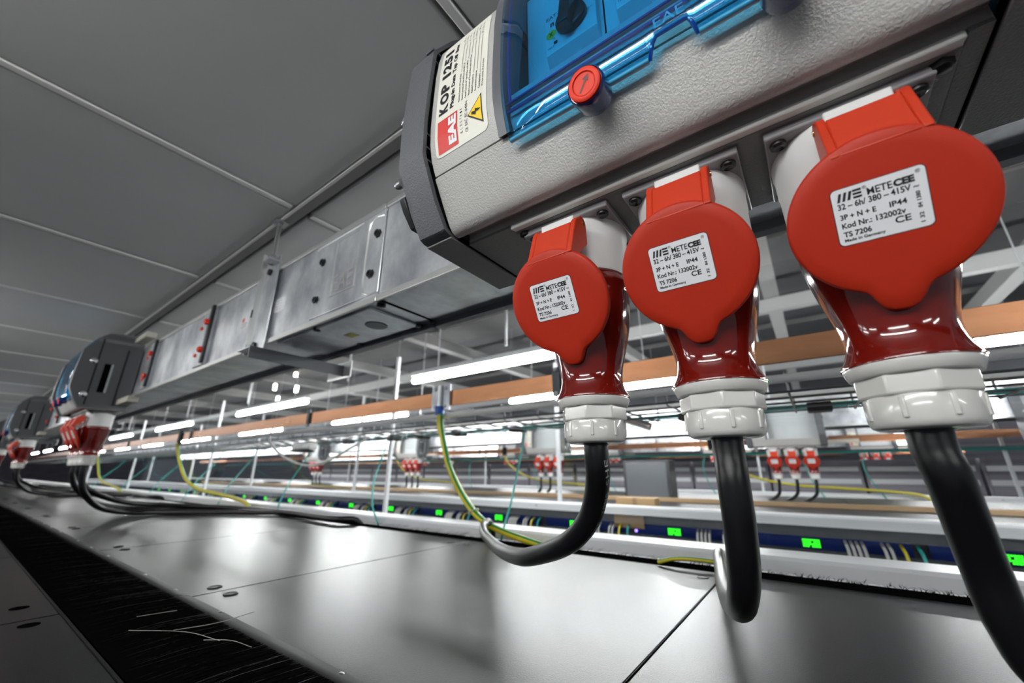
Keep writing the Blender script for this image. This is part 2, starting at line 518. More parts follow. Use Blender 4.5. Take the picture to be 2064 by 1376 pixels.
ys = [0.55 + 2.4 * k for k in range(-1, 8)]
words = ['beyond the third plug', 'partly behind the first red lid', 'second along, above the copper bar', 'third one along the aisle, shorter in view', 'fourth one along the aisle, small']
for i, y0 in enumerate(ys):
    if i == 0:
        tube_light(1.47, y0, y0 + 1.23, 0.49, 'white tube lamp hanging over the glazed aisle, out past the plugs', glass='tube_aisle')
    elif i < 5:
        tube_light(1.47, y0, y0 + 1.23, 0.49, 'glowing tube lamp over the glazed aisle, ' + words[i], glass='tube_aisle')
    else:
        tube_light(1.47, y0, y0 + 1.23, 0.49, 'tiny glowing tube lamp far along the glazed aisle', 'distant tube lamps', glass='tube_aisle')
for i, y0 in enumerate(ys):
    lab = {0: 'white tube lamp past the largest plug, at the edge of the frame', 1: 'white tube lamp seen between the plugs just below the copper bar'}.get(i)
    tube_light(2.40, y0, y0 + 1.23, 0.50, lab or 'white tube lamp in the second lamp row beyond the glazed aisle', None if lab else 'second row of tube lamps')
for i, y0 in enumerate(ys[:7]):
    tube_light(-0.60, y0 - 1.0, y0 + 0.23, 0.50, 'white tube lamp over the front aisle on the camera side', 'front aisle tube lamps', top=ZC + 0.002, glass='tube_front')
for i, y0 in enumerate(ys[:6]):
    tube_light(-1.53, y0 - 1.0, y0 + 0.23, 0.50, 'white tube lamp in the outer lamp row on the camera side', 'outer camera side tube lamps', top=ZC + 0.002, glass='tube_front')
for i, y0 in enumerate(ys[:7]):
    tube_light(5.40, y0, y0 + 1.23, 0.50, 'white tube lamp far beyond the second busbar', 'far row of tube lamps')
for i, (x, y, z) in enumerate(((3.2, 7.67, 1.45), (3.2, 6.96, 1.56), (3.2, 6.85, 1.32), (3.2, 7.47, 1.20))):
    t = thing('bay_lamp', (x, y, z), 'small glowing upright lamp high above the far end of the hall', 'light', 'upright lamps high in the hall')
    MB().lathe([(0.004, -0.06), (0.028, -0.05), (0.028, 0.05), (0.02, 0.06)], (x, y, z), n=12).build('lamp_glass', 'lamp', t)
    MB().lathe([(0.02, 0.06), (0.022, 0.09), (0.004, 0.12), (0.003, 0.35)], (x, y, z), n=10).build('lamp_cap', 'lamp_body', t)

# ------------------------------------------------------------------ glazed aisle frames
def aisle_frame(x, ztop, posts, zt, name, label, y0=-1.4, y1=14, pane=True, back=0.033):
    t = thing(name, (x, 2, ZR), label, 'frame')
    MB().prism([(x - 0.03, ZR - 0.003), (x - 0.03, ztop - 0.006), (x - 0.024, ztop), (x + 0.06, ztop), (x + 0.065, ztop - 0.006), (x + 0.065, ZR - 0.003)], y0, y1).build('bottom_rail', 'frame', t)
    for yy in posts:
        MB().box(x + back, x + back + 0.018, yy - 0.009, yy + 0.009, ZR - 0.036 if back > 0.1 else ztop, zt).build('post', 'frame', t, bevel=0.002)
        MB().lathe([(0.006, 0), (0.006, 0.003), (0.003, 0.004)], (x - 0.03, yy + 0.1, (ztop + ZR) / 2), (-1, 0, 0), 10).build('rail_bolt', 'steel', t)
    if back > 0.1:
        MB().box(x + 0.066, x + back + 0.03, y0, y1, ZR - 0.05, ZR - 0.036).build('pane_ledge', 'frame', t)
    if pane:
        for a, b in zip(posts[:-1], posts[1:]):
            MB().box(x + back + 0.007, x + back + 0.011, a + 0.0095, b - 0.0095, ZR - 0.034 if back > 0.1 else ztop + 0.001, zt).build('clear_pane', 'pane', t)
    return t

aisle_frame(1.03, -0.1565, [-0.65, 1.755, 4.16, 6.56, 8.96], 0.60, 'aisle_frame', 'white aisle frame with clear panes along the back of the near cabinets', back=0.30)
aisle_frame(1.91, -0.150, [-0.73, 1.12, 2.97, 4.82, 6.67, 8.5], 0.60, 'aisle_frame', 'white frame with posts on the far side of the glazed aisle', pane=False)
aisle_frame(4.03, -0.155, [-1.0, 0.4, 1.9, 3.4, 4.9, 6.4], 0.60, 'aisle_frame', 'white frame behind the second busbar row, small and blurred', pane=False)

# ------------------------------------------------------------------ busbar trunking
def busbar(label):
    t = thing('busbar_trunking', (0.445, 3, 0.279), label, 'busbar')
    secs = [(-1.2, 0.5605), (0.5635, 3.36), (3.364, 6.2), (6.204, 12.5)]
    for a, b in secs:
        MB().prism([(0.374, 0.284), (0.374, 0.476), (0.378, 0.4785), (0.512, 0.4785), (0.516, 0.476), (0.516, 0.284)], a, b).build('casing', 'galv', t)
        MB().box(0.3695, 0.3745, a, b, 0.2795, 0.2915).build('lower_lip', 'galv_edge', t, bevel=0.001)
        MB().box(0.3695, 0.3745, a, b, 0.4705, 0.481).build('upper_lip', 'galv_edge', t, bevel=0.001)
        MB().box(0.506, 0.522, a, b, 0.272, 0.290).build('rear_lip', 'galv_dark', t, bevel=0.001)
    return t

bus = busbar('galvanised busbar trunking running away under the ceiling behind the grey tap off box')
# joint cover with its bolts and pressed emblem
MB().box(0.3715, 0.3745, 0.563, 0.795, 0.297, 0.466).build('joint_cover', 'galv', bus, bevel=0.0015)
MB().tube([(0.371, y, z) for y, z in [(0.5655, 0.455), (0.59, 0.462), (0.607, 0.45), (0.611, 0.43), (0.611, 0.33), (0.606, 0.306), (0.59, 0.299), (0.5655, 0.299)]], 0.0018, 6).build('pressed_rib', 'galv_edge', bus)
MB().tube([(0.371, y, z) for y, z in [(0.80, 0.461), (0.79, 0.464), (0.63, 0.464)]], 0.0014, 6).build('pressed_rib', 'galv_edge', bus)
for yy, zz in ((0.580, 0.4205), (0.589, 0.3395), (0.770, 0.4225), (0.775, 0.3365)):
    MB().lathe([(0.0095, 0), (0.0095, 0.001), (0.0075, 0.0015), (0.0072, 0.006), (0.0035, 0.0065), (0.0033, 0.004)], (0.3715, yy, zz), (-1, 0, 0), 6).build('bolt', 'screw', bus)
for x, yy in ((0.39, 0.575), (0.50, 0.60), (0.39, 0.79), (0.50, 0.80), (0.505, 0.565)):
    MB().lathe([(0.008, 0), (0.008, 0.006), (0.003, 0.007)], (x, yy, 0.284), (0, 0, -1), 8).build('bolt', 'screw', bus)
# pressed square emblem with letters
em = MB()
fr = [(0.642, 0.455), (0.722, 0.455), (0.722, 0.331), (0.642, 0.331), (0.642, 0.455)]
for (a, b), (c, d) in zip(fr[:-1], fr[1:]):
    em.box(0.3702, 0.372, min(a, c) - 0.0012, max(a, c) + 0.0012, min(b, d) - 0.0012, max(b, d) + 0.0012)
put_text(em, 'EAE', lambda u, v: (0.3705, 0.716 - u, 0.338 + v), 0.0, 0.0, 0.066, 0.036, 0)
em.build('pressed_emblem', 'galv_edge', bus)
# underside of the joint
MB().box(0.385, 0.503, 0.60, 0.95, 0.2795, 0.2835).build('under_plate', 'galv', bus, bevel=0.001)
MB().box(0.3755, 0.515, 0.5595, 0.5645, 0.283, 0.2845).build('under_seam', 'void', bus)
MB().lathe([(0.022, 0), (0.022, 0.0012)], (0.445, 0.665, 0.2797), (0, 0, -1), 20).build('under_knockout', 'galv_dark', bus)
MB().box(0.44, 0.462, 0.745, 0.775, 0.279, 0.2797).build('under_sticker', 'yyellow', bus)
# stickers on the face
st = MB()
F1 = lambda u, v: (0.3735, 0.985 - u, 0.356 + v)
quad(st, F1, 0, 0, 0.062, 0.034, 0)
for i in range(4):
    put_text(st, '10050 15', lambda u, v: (0.3732, 0.985 - u, 0.356 + v), 0.012, 0.005 + i * 0.007, 0.03, 0.003, 1)
st.build('white_sticker', ['paper', 'greyink'], bus)
st = MB()
quad(st, lambda u, v: (0.3735, 1.166 - u, 0.353 + v), 0, 0, 0.05, 0.034, 0)
quad(st, lambda u, v: (0.3732, 1.166 - u, 0.353 + v), 0.008, 0.019, 0.022, 0.031, 2)
for i in range(3):
    quad(st, lambda u, v: (0.3732, 1.166 - u, 0.353 + v), 0.008, 0.004 + i * 0.005, 0.040, 0.0055 + i * 0.005, 1)
st.build('red_marked_sticker', ['paper', 'greyink', 'redink'], bus)

def outlet_cover(t, y):
    MB().box(0.366, 0.3745, y, y + 0.088, 0.293, 0.468).build('outlet_cover', 'galv', t, bevel=0.002)
    MB().box(0.358, 0.3665, y - 0.006, y + 0.010, 0.296, 0.474).build('outlet_bar', 'black', t, bevel=0.002)
    for zz in (0.335, 0.42):
        MB().lathe([(0.009, 0), (0.009, 0.008), (0.005, 0.011)], (0.358, y + 0.006, zz), (-1, 0, 0), 14).build('red_button', 'latch', t)
        MB().lathe([(0.006, 0), (0.006, 0.004), (0.003, 0.005)], (0.366, y + 0.078, zz - 0.004), (-1, 0, 0), 10).build('red_button', 'latch', t)
for y in (1.37, 1.93, 3.9, 4.3, 6.2):
    outlet_cover(bus, y)

def bracket(y, label, group=None, z1=ZC):
    t = thing('busbar_bracket', (0.36, y, 0.262), label, 'bracket', group)
    MB().box(0.3625, 0.3655, y - 0.066, y, 0.262, 0.508).build('face_flange', 'galv', t, bevel=0.001)
    MB().box(0.3495, 0.3655, y, y + 0.003, 0.258, 0.524).build('edge_flange', 'galv_edge', t)
    MB().box(0.335, 0.565, y - 0.07, y - 0.002, 0.262, 0.265).build('lower_arm', 'galv', t)
    MB().box(0.335, 0.565, y - 0.073, y - 0.070, 0.238, 0.265).build('lower_arm_lip', 'galv_dark', t)
    MB().box(0.562, 0.565, y - 0.105, y + 0.002, 0.232, 0.275).build('arm_end', 'galv_edge', t)
    MB().box(0.338, 0.368, y - 0.066, y - 0.034, 0.488, 0.491).build('top_tab', 'galv', t)
    MB().cyl((0.35, y - 0.052, 0.478), (0.35, y - 0.052, z1 - 0.004), 0.0055, 10).build('threaded_rod', 'steel', t)
    for zz in (0.494, z1 - 0.012):
        MB().lathe([(0.011, 0), (0.011, 0.009)], (0.35, y - 0.052, zz), n=6).build('nut', 'steel', t)
    MB().box(0.335, 0.367, y - 0.07, y - 0.035, z1 - 0.005, z1 - 0.0025).build('rod_plate', 'steel', t)
    for yy, zz in ((y - 0.018, 0.503), (y - 0.026, 0.470), (y - 0.022, 0.280)):
        MB().lathe([(0.0085, 0), (0.0085, 0.006), (0.003, 0.007)], (0.3625, yy, zz), (-1, 0, 0), 8).build('bolt', 'screw', t)
    MB().box(0.3488, 0.3500, y - 0.002, y + 0.0035, 0.352, 0.372).build('slot', 'void', t)
    return t
br1 = bracket(1.035, 'galvanised angle bracket holding the busbar from a ceiling rod, nearest')
br2 = copy_tree(br1, (0, 2.3, 0), 'busbar hanger bracket just past the first distant tap off box')
copy_tree(br1, (0, 4.6, 0), 'busbar hanger bracket in the blurred far distance')

# ------------------------------------------------------------------ the tap off box
BOX_O = (0.33, 0.068, 0.227)
FACE = [(0.2175, 0.2775), (0.2145, 0.284), (0.211, 0.293), (0.2078, 0.310), (0.2068, 0.330), (0.2072, 0.36), (0.2085, 0.40), (0.2110, 0.425), (0.2148, 0.442), (0.234, 0.479), (0.250, 0.500), (0.265, 0.511), (0.31, 0.517)]

def arc_fn(line, off):
    """(s along line from its first point, metres) -> point and outward shift"""
    L = [0]
    for a, b in zip(line[:-1], line[1:]):
        L.append(L[-1] + math.hypot(b[0] - a[0], b[1] - a[1]))
    def g(s):
        s = max(0, min(L[-1], s))
        for i in range(len(line) - 1):
            if s <= L[i + 1] or i == len(line) - 2:
                t = (s - L[i]) / (L[i + 1] - L[i])
                dx, dz = line[i + 1][0] - line[i][0], line[i + 1][1] - line[i][1]
                n = math.hypot(dx, dz)
                return (line[i][0] + dx * t - dz / n * off, line[i][1] + dz * t + dx / n * off)
    return g

def text_sub(mb, s, fn, x, y, w, hgt, m, bold=0.0):
    put_text(mb, s, fn, x, y, w, hgt, m, bold)

def make_box():
    t = thing('tap_off_box', BOX_O, 'large light grey tap off box with label and blue window, in the foreground', 'electrical box')
    # lower body
    low = [(0.37, 0.2290), (0.270, 0.2290), (0.270, 0.238), (0.2565, 0.238), (0.2565, 0.2285), (0.2535, 0.2265), (0.2495, 0.2262), (0.2445, 0.2280), (0.2405, 0.2325), (0.236, 0.2400), (0.2175, 0.2745), (0.2185, 0.2765), (0.37, 0.2765)]
    MB().prism(low, -0.119, 0.2535).build('lower_body', 'box', t, angle=50)
    # bottom
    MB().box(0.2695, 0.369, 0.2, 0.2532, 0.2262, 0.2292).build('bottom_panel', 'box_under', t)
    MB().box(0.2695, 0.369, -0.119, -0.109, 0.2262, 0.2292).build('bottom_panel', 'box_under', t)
    MB().prism([(0.2660, 0.2208), (0.2660, 0.2258), (0.2675, 0.2268), (0.2705, 0.2272), (0.366, 0.2272), (0.366, 0.2225), (0.272, 0.2222)], -0.107, 0.197).build('socket_plate', 'plate', t, bevel=0.0012)
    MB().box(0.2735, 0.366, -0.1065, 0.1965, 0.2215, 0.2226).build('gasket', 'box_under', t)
    for y in (0.1885, -0.0985):
        MB().lathe([(0.0065, 0), (0.006, 0.005), (0.004, 0.006)], (0.281, y, 0.2226), (0, 0, -1), 6).build('plate_screw', 'screw', t)
    # label end of the front
    MB().prism(FACE + [(0.37, 0.517), (0.37, 0.2775)], 0.1705, 0.2535).build('label_panel', 'box', t, angle=24)
    # raised strip beside the window
    ribl = [(x - 0.0045, z) for x, z in FACE[:9]] + [(0.2297, 0.482), (0.247, 0.504), (0.265, 0.516), (0.31, 0.521)]
    ribl[0] = (0.2130, 0.2735); ribl[1] = (0.2105, 0.2815)
    MB().prism(ribl + [(0.32, 0.45), (0.235, 0.42), (0.22, 0.2785)], 0.1585, 0.1703).build('divider_strip', 'strip', t, angle=24)
    # inside behind the window
    MB().box(0.262, 0.37, -0.119, 0.1585, 0.277, 0.517).build('inner_body', 'breaker_low', t)
    MB().prism([(0.2175, 0.2775), (0.2130, 0.2860), (0.2135, 0.300), (0.262, 0.300), (0.262, 0.2775)], -0.119, 0.158).build('window_sill', 'box', t)
    MB().prism([(0.2125, 0.3035), (0.2105, 0.3085), (0.216, 0.3105), (0.262, 0.3125), (0.262, 0.3035)], -0.119, 0.158).build('inner_bezel', 'breaker_low', t)
    for i, yb in enumerate((0.0815, 0.0145, -0.0525)):
        w = 0.0595
        br = MB().box(0.2415, 0.262, yb - 0.006, yb + w + 0.006 + (0.011 if i == 0 else 0), 0.322, 0.470).build('breaker', 'breaker', t, bevel=0.0015)
        MB().prism([(0.2335, 0.360), (0.2325, 0.362), (0.2325, 0.432), (0.2335, 0.434), (0.2416, 0.436), (0.2416, 0.3475), (0.2395, 0.3475)], yb, yb + 0.0505).build('breaker_nose', ['breaker'], br, bevel=0.0006)
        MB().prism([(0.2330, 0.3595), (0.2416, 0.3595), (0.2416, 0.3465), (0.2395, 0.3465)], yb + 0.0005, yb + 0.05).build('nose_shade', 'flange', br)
        MB().box(0.2375, 0.2418, yb + 0.017, yb + 0.0235, 0.3475, 0.3595).build('nose_clip', 'breaker_low', br)
        c = (0.2325, yb + 0.0225, 0.3835)
        kn = MB().lathe([(0.0150, 0), (0.0150, 0.004), (0.0138, 0.006), (0.0120, 0.0065)], c, (-1, 0, 0), 28)
        ca, sa = math.cos(math.radians(8)), math.sin(math.radians(8))
        kn.obox((c[0] - 0.010, c[1], c[2] + 0.002), (0.0055, 0, 0), (0, 0.0052 * ca, 0.0052 * sa), (0, -0.0195 * sa, 0.0195 * ca))
        kn.build('rotary_knob', 'screw', br, bevel=0.0012)
        fc = MB()
        fn = lambda u, v, yb=yb: (0.2322, yb + 0.0505 - u, 0.362 + v)
        MBd = [(0.0065 + 0.0052 * math.cos(a), 0.0205 + 0.0052 * math.sin(a)) for a in [2 * PI * q / 18 for q in range(18)]]
        fc.add([fn(u, v) for u, v in MBd], [tuple(range(18))], 1)
        put_text(fc, 'x', lambda u, v, yb=yb: (0.2320, yb + 0.0505 - u, 0.362 + v), 0.0045, 0.018, 0.004, 0.005, 0, 0.02)
        put_text(fc, 'EAT-N', fn, 0.002, 0.040, 0.018, 0.0045, 2, 0.02)
        put_text(fc, 'TEST', fn, 0.002, 0.003, 0.0075, 0.0022, 2)
        put_text(fc, 'A', fn, 0.0085, 0.0125, 0.002, 0.0022, 0)
        put_text(fc, 'O', fn, 0.016, 0.014, 0.003, 0.004, 2)
        put_text(fc, 'I', fn, 0.042, 0.040, 0.0008, 0.0045, 2)
        quad(fc, fn, 0.009, 0.006, 0.0125, 0.0095, 0)
        put_text(fc, 'n', fn, 0.006, 0.030, 0.004, 0.005, 0, 0.03)
        put_text(fc, '(Icn=10kA)', fn, 0.036, 0.020, 0.012, 0.0022, 2)
        put_text(fc, '30mA', fn, 0.036, 0.015, 0.007, 0.002, 2)
        fc.build('breaker_print', ['ink', 'yellow', 'greyink'], br)
    # blue window: shell with the handle arch cut out of its lower edge
    wl = [(0.2150, 0.2635), (0.2110, 0.2675), (0.2085, 0.2740), (0.2060, 0.282), (0.2030, 0.296), (0.2010, 0.312), (0.2003, 0.335), (0.2010, 0.37), (0.2035, 0.41), (0.2065, 0.436), (0.2090, 0.446), (0.230, 0.487), (0.247, 0.508)]
    gw = arc_fn(wl, 0.0)
    LW = 0.268
    def arch(y):            # height of the cut above the lower edge
        a, b = 0.0108, 0.0412
        if y <= a or y >= b: return 0.0
        q = min(1.0, (y - a) / 0.0045, (b - y) / 0.0075)
        return 0.0125 * math.sin(q * PI / 2)
    ycols = [0.1583, 0.12, 0.10, 0.08, 0.06, 0.045, 0.0412, 0.0405, 0.039, 0.037, 0.0345, 0.031, 0.026, 0.021, 0.0165, 0.0145, 0.013, 0.0117, 0.0108, 0.005, -0.03, -0.07, -0.119]
    srow = [0, 0.003, 0.006, 0.009, 0.012, 0.0155, 0.019, 0.026, 0.035, 0.047, 0.06, 0.08, 0.11, 0.14, 0.165, 0.178, 0.186, 0.22, 0.25]
    wb = MB()
    vs = []
    for y in ycols:
        a = arch(y)
        for s in srow:
            ss = a + s * (0.25 - a) / 0.25
            x, z = gw(ss)
            vs.append((x, y, z))
    n = len(srow)
    wb.add(vs, [(i * n + j, i * n + j + 1, (i + 1) * n + j + 1, (i + 1) * n + j) for i in range(len(ycols) - 1) for j in range(n - 1)])
    win = wb.build('window', 'window', t)
    md = win.modifiers.new('thick', 'SOLIDIFY'); md.thickness = 0.0022; md.offset = -1
    ed = MB()
    ap = []
    for y in ycols[6:19]:
        x, z = gw(arch(y)); ap.append((x - 0.0006, y, z))
    ed.tube(ap, 0.0013, 8)
    ed.build('handle_edge', 'window_edge', win)
    ib = MB()
    x, z = gw(0.034)
    ib.tube([(x + 0.0025, 0.157, z), (x + 0.0025, -0.118, z)], 0.0011, 6)
    x, z = gw(0.0275)
    ib.tube([(x + 0.0035, 0.157, z), (x + 0.0035, -0.118, z)], 0.0016, 6)
    ib.tube([(gw(s)[0] + 0.0025, 0.1525, gw(s)[1]) for s in (0.034, 0.06, 0.10, 0.14, 0.17)], 0.0014, 6)
    ib.build('inner_rib', 'window_edge', win)
    le = MB()
    x, z = gw(0.0005)
    for a, b in ((0.1580, 0.0420), (0.0100, -0.119)):
        le.tube([(x - 0.0004, a, z + 0.0004), (x - 0.0004, b, z + 0.0004)], 0.0022, 10)
    le.build('window_lip', 'glint', win)
    wt = MB()
    fnw = lambda u, v: (gw(0.018 + v)[0] - 0.0003, 0.0345 - u, gw(0.018 + v)[1])
    put_text(wt, 'EAE', fnw, 0.0, 0.0, 0.019, 0.0065, 0)
    wt.build('window_mark', 'mark', win)
    # latches
    for y in (0.0862, -0.0305):
        c = Vector((0.2165, y - 0.0045, 0.2595))
        ax = Vector((-0.96, 0, -0.28)).normalized()
        lb = MB().lathe([(0.0120, 0), (0.0133, 0.004), (0.0136, 0.017), (0.0134, 0.0205), (0.0126, 0.0215), (0.0122, 0.0200)], c, ax, 36).build('latch', 'latch_body', t)
        fc = c + ax * 0.0200
        MB().lathe([(0.0119, 0), (0.0117, 0.0025), (0.0108, 0.0032), (0.0086, 0.0032), (0.0081, 0.0022), (0.0076, 0.0026)], fc, ax, 36).build('latch_face', 'latch', lb)
        e2 = Vector((0, -1, 0)); e1 = (Vector((0, 0, 1)) - ax * ax.z).normalized()
        dv = (e1 * 0.80 + e2 * 0.60).normalized(); dw = dv.cross(ax)
        cc = fc + ax * 0.0029
        ar = MB()
        ar.add([cc + dv * -0.0065 + dw * 0.0006, cc + dv * -0.0065 - dw * 0.0006, cc + dv * 0.0035 - dw * 0.0006, cc + dv * 0.0035 + dw * 0.0006], [(0, 1, 2, 3)])
        ar.add([cc + dv * 0.0025 + dw * 0.0026, cc + dv * 0.0025 - dw * 0.0026, cc + dv * 0.0068], [(0, 1, 2)])
        ar.build('latch_arrow', 'arrow', lb)
    # label
    s0 = 0.0135
    LEN = 0.150; WID = 0.0660; YL = 0.2465
    base = arc_fn(FACE, 0.0005)
    top_ = arc_fn(FACE, 0.0008)
    def lf(u, v):                     # u up the face, v towards the end cap
        x, z = base(s0 + u); return (x, YL - WID + v, z)
    def lt(u, v):
        x, z = top_(s0 + u); return (x, YL - WID + v, z)
    lb = MB()
    rr = round_rect(LEN, WID, 0.006)
    N = 26
    us = sorted(set([round(LEN * i / N, 6) for i in range(N + 1)] + [0.0005, 0.0015, 0.003, 0.0045, LEN - 0.0005, LEN - 0.0015, LEN - 0.003, LEN - 0.0045]))
    def ext(u):
        r = 0.006
        d = 0 if r <= u <= LEN - r else (r - u if u < r else u - LEN + r)
        return r - math.sqrt(max(0, r * r - d * d))
    for a, b in zip(us[:-1], us[1:]):
        lb.add([lf(a, ext(a)), lf(b, ext(b)), lf(b, WID - ext(b)), lf(a, WID - ext(a))], [(0, 1, 2, 3)], 0)
    lab = lb.build('rating_label', 'cream', t)
    pr = MB()
    R = lambda tt: WID * (1 - tt)     # tt measured from the end-cap side
    S = lambda ss: LEN * ss
    quad(pr, lt, S(0.02), R(0.46), S(0.265), R(0.06), 1, 6)
    tt = lambda u, v: (lambda q: (q[0], YL - WID + v, q[1]))(arc_fn(FACE, 0.0011)(s0 + u))
    put_text(pr, 'EAE', tt, S(0.045), R(0.435), S(0.205), WID * 0.155, 2, 0.055)
    xs = S(0.315)
    for ch, w_ in (('K', .076), ('O', .092), ('P', .076), (' ', .025), ('1', .030), ('2', .072), ('5', .074), ('1', .030)):
        if ch != ' ':
            put_text(pr, ch, lt, xs + (S(.010) if ch == '1' else 0), R(0.255), S(w_), WID * 0.185, 0, 0.055 if ch != '1' else 0.045)
        xs += S(w_ + (0.032 if ch == '1' else 0.013))
    xs = S(0.320)
    for wd, w_ in (('Plug-in', .165), ('Data', .105), ('Tap', .082), ('Off', .075), ('Box', .085)):
        put_text(pr, wd, lt, xs, R(0.395 if wd in ('Plug-in', 'Tap') else 0.37), S(w_), WID * (0.098 if wd in ('Plug-in', 'Tap') else 0.073), 0, 0.042)
        xs += S(w_ + 0.024)
    lines = [('Nominal Current of Tap-off Box', '125 A', .25), ('Rated Current of Tap-off Box with MCCB', '(*) 125 A', .33), ('Rated Current of Tap-off Box with MCB', '(*) 100 A', .33), ('Rated Current of Tap-off Box with NH Fuse', '(*) 80 A', .36),
             ('Rated Frequency', '(*) 50/60 Hz', .16), ('Protection Degree', 'IP 55', .17), ('Conductors', '3P + N + PE', .12), ('(*) See inside of the door.', '', .24)]
    for i, (a, b, w_) in enumerate(lines):
        tv = 0.455 + i * 0.0635 + 0.05
        put_text(pr, a, lt, S(0.325), R(tv), S(w_), WID * 0.040, 0, 0.016)
        if b:
            put_text(pr, b, lt, S(0.945 - 0.011 * len(b)), R(tv), S(0.0112 * len(b)), WID * 0.036, 0)
            quad(pr, lt, S(0.335 + w_), R(tv - 0.004), S(0.93 - 0.011 * len(b)), R(tv - 0.010), 0, 4)
    for i, ch in enumerate('ELEKTRIK'):
        put_text(pr, ch, lt, S(0.075 + i * 0.0245), R(0.555), S(0.011), WID * 0.045, 0)
    put_text(pr, 'CE  EAC  IEC 61439-6', lt, S(0.06), R(0.655), S(0.23), WID * 0.050, 0, 0.004)
    tri = [(0.055, 0.935), (0.275, 0.915), (0.160, 0.655)]
    def fan(tr, fn, m, n=8):
        (a0, b0), (a1, b1), (a2, b2) = tr
        for i in range(n):
            for f0, f1 in ((i / n, (i + 1) / n),):
                p, q = (a0 + (a1 - a0) * f0, b0 + (b1 - b0) * f0), (a0 + (a1 - a0) * f1, b0 + (b1 - b0) * f1)
                g0 = [(p[0] + (a2 - p[0]) * t, p[1] + (b2 - p[1]) * t) for t in (0, .33, .66, 1)]
                g1 = [(q[0] + (a2 - q[0]) * t, q[1] + (b2 - q[1]) * t) for t in (0, .33, .66, 1)]
                for k in range(3):
                    pr.add([fn(S(u), R(v)) for u, v in (g0[k], g1[k], g1[k + 1], g0[k + 1])], [(0, 1, 2, 3)], m)
    fan(tri, lt, 0)
    cxs = sum(a for a, b in tri) / 3; cts = sum(b for a, b in tri) / 3
    fan([(cxs + (a - cxs) * 0.84, cts + (b - cts) * 0.84) for a, b in tri], tt, 3)
    t3 = lambda u, v: (lambda q: (q[0], YL - WID + v, q[1]))(arc_fn(FACE, 0.0014)(s0 + u))
    bolt = [(0.150, 0.735), (0.170, 0.745), (0.160, 0.800), (0.180, 0.805), (0.158, 0.905), (0.148, 0.850), (0.152, 0.825), (0.133, 0.815)]
    pr.add([t3(S(a), R(b)) for a, b in bolt], [(0, 1, 2, 7), (2, 3, 6, 7), (3, 4, 5, 6)], 0)
    pr.build('label_print', ['ink', 'redink', 'paper', 'yellow'], lab)
    # end caps: hollow collars with a plate
    capo = [(0.2534, 0.2255), (0.2415, 0.2258), (0.2350, 0.2285), (0.2198, 0.2520), (0.2025, 0.2895), (0.2005, 0.296), (0.1993, 0.337), (0.2005, 0.375), (0.2040, 0.434), (0.2055, 0.440), (0.2285, 0.480), (0.244, 0.502), (0.262, 0.5165), (0.31, 0.523), (0.37, 0.523), (0.37, 0.2255)]
    cx_, cz_ = 0.30, 0.37
    capi = [(x + (0.0045 if x < 0.36 else -0.003), z + (0.003 if z < 0.3 else (-0.004 if z > 0.48 else 0))) for x, z in capo]
    for ya, yb in ((0.2555, 0.291), (-0.121, -0.155)):
        c = MB()
        n = len(capo)
        v = [(x, ya, z) for x, z in capo] + [(x, yb, z) for x, z in capo] + [(x, ya, z) for x, z in capi] + [(x, yb + (ya - yb) * 0.15, z) for x, z in capi]
        f = []
        for i in range(n):
            j = (i + 1) % n
            f += [(i, j, n + j, n + i), (2 * n + j, 2 * n + i, 3 * n + i, 3 * n + j), (j, i, 2 * n + i, 2 * n + j)]
        f += [tuple(range(n, 2 * n)), tuple(range(3 * n, 4 * n))]
        c.add(v, f)
        cap = c.build('end_cap', 'cap', t, angle=22)
        s = 1 if yb > 0 else -1
        rb = MB()
        for zz in (0.292, 0.306, 0.322, 0.425, 0.440):
            rb.box(0.2035 if zz > .3 else .207, 0.2150, min(ya, ya + s * 0.012), max(ya, ya + s * 0.012), zz, zz + 0.0018)
        rb.build('cap_rib', 'cap', cap)
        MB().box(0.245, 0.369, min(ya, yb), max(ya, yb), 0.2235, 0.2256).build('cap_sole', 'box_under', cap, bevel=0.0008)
        MB().box(0.2545, 0.369, min(ya - s * .002, ya), max(ya - s * .002, ya), 0.2260, 0.2300).build('cap_groove', 'void', cap)
        for x, zz in ((0.222, 0.365), (0.222, 0.282)):
            MB().lathe([(0.0055, 0), (0.0055, 0.006), (0.0045, 0.009), (0.002, 0.010)] if s > 0 else [(0.011, 0), (0.011, 0.005), (0.008, 0.008), (0.003, 0.009)], (x - 0.0145 if s > 0 else x + 0.018, yb, zz + (0 if s > 0 else (0.035 if zz > .3 else -0.01))), (0, s, 0), 14).build('cap_bolt', 'chrome' if s < 0 else 'steel', cap)
        if s > 0:
            MB().prism([(0.216, 0.255), (0.2105, 0.266), (0.215, 0.272), (0.232, 0.254), (0.240, 0.240), (0.228, 0.240)], yb, yb + 0.008).build('cap_clip', 'black', cap, bevel=0.001)
        else:
            MB().box(0.272, 0.290, yb - 0.0015, yb + 0.002, 0.285, 0.395).build('handle_slot', 'void', cap)
            MB().box(0.291, 0.297, yb - 0.004, yb, 0.285, 0.395).build('handle_ridge', 'breaker_low', cap)
            MB().box(0.325, 0.328, yb - 0.004, yb, 0.24, 0.46).build('cap_step', 'rail_dark', cap)
            MB().box(0.248, 0.252, yb - 0.002, yb, 0.235, 0.49).build('cap_step', 'rail_dark', cap)
            for zz in (0.243, 0.492):
                MB().box(0.335, 0.3675, yb - 0.16, yb - 0.001, zz, zz + 0.022).build('clamp_hook', 'beige', cap, bevel=0.002)
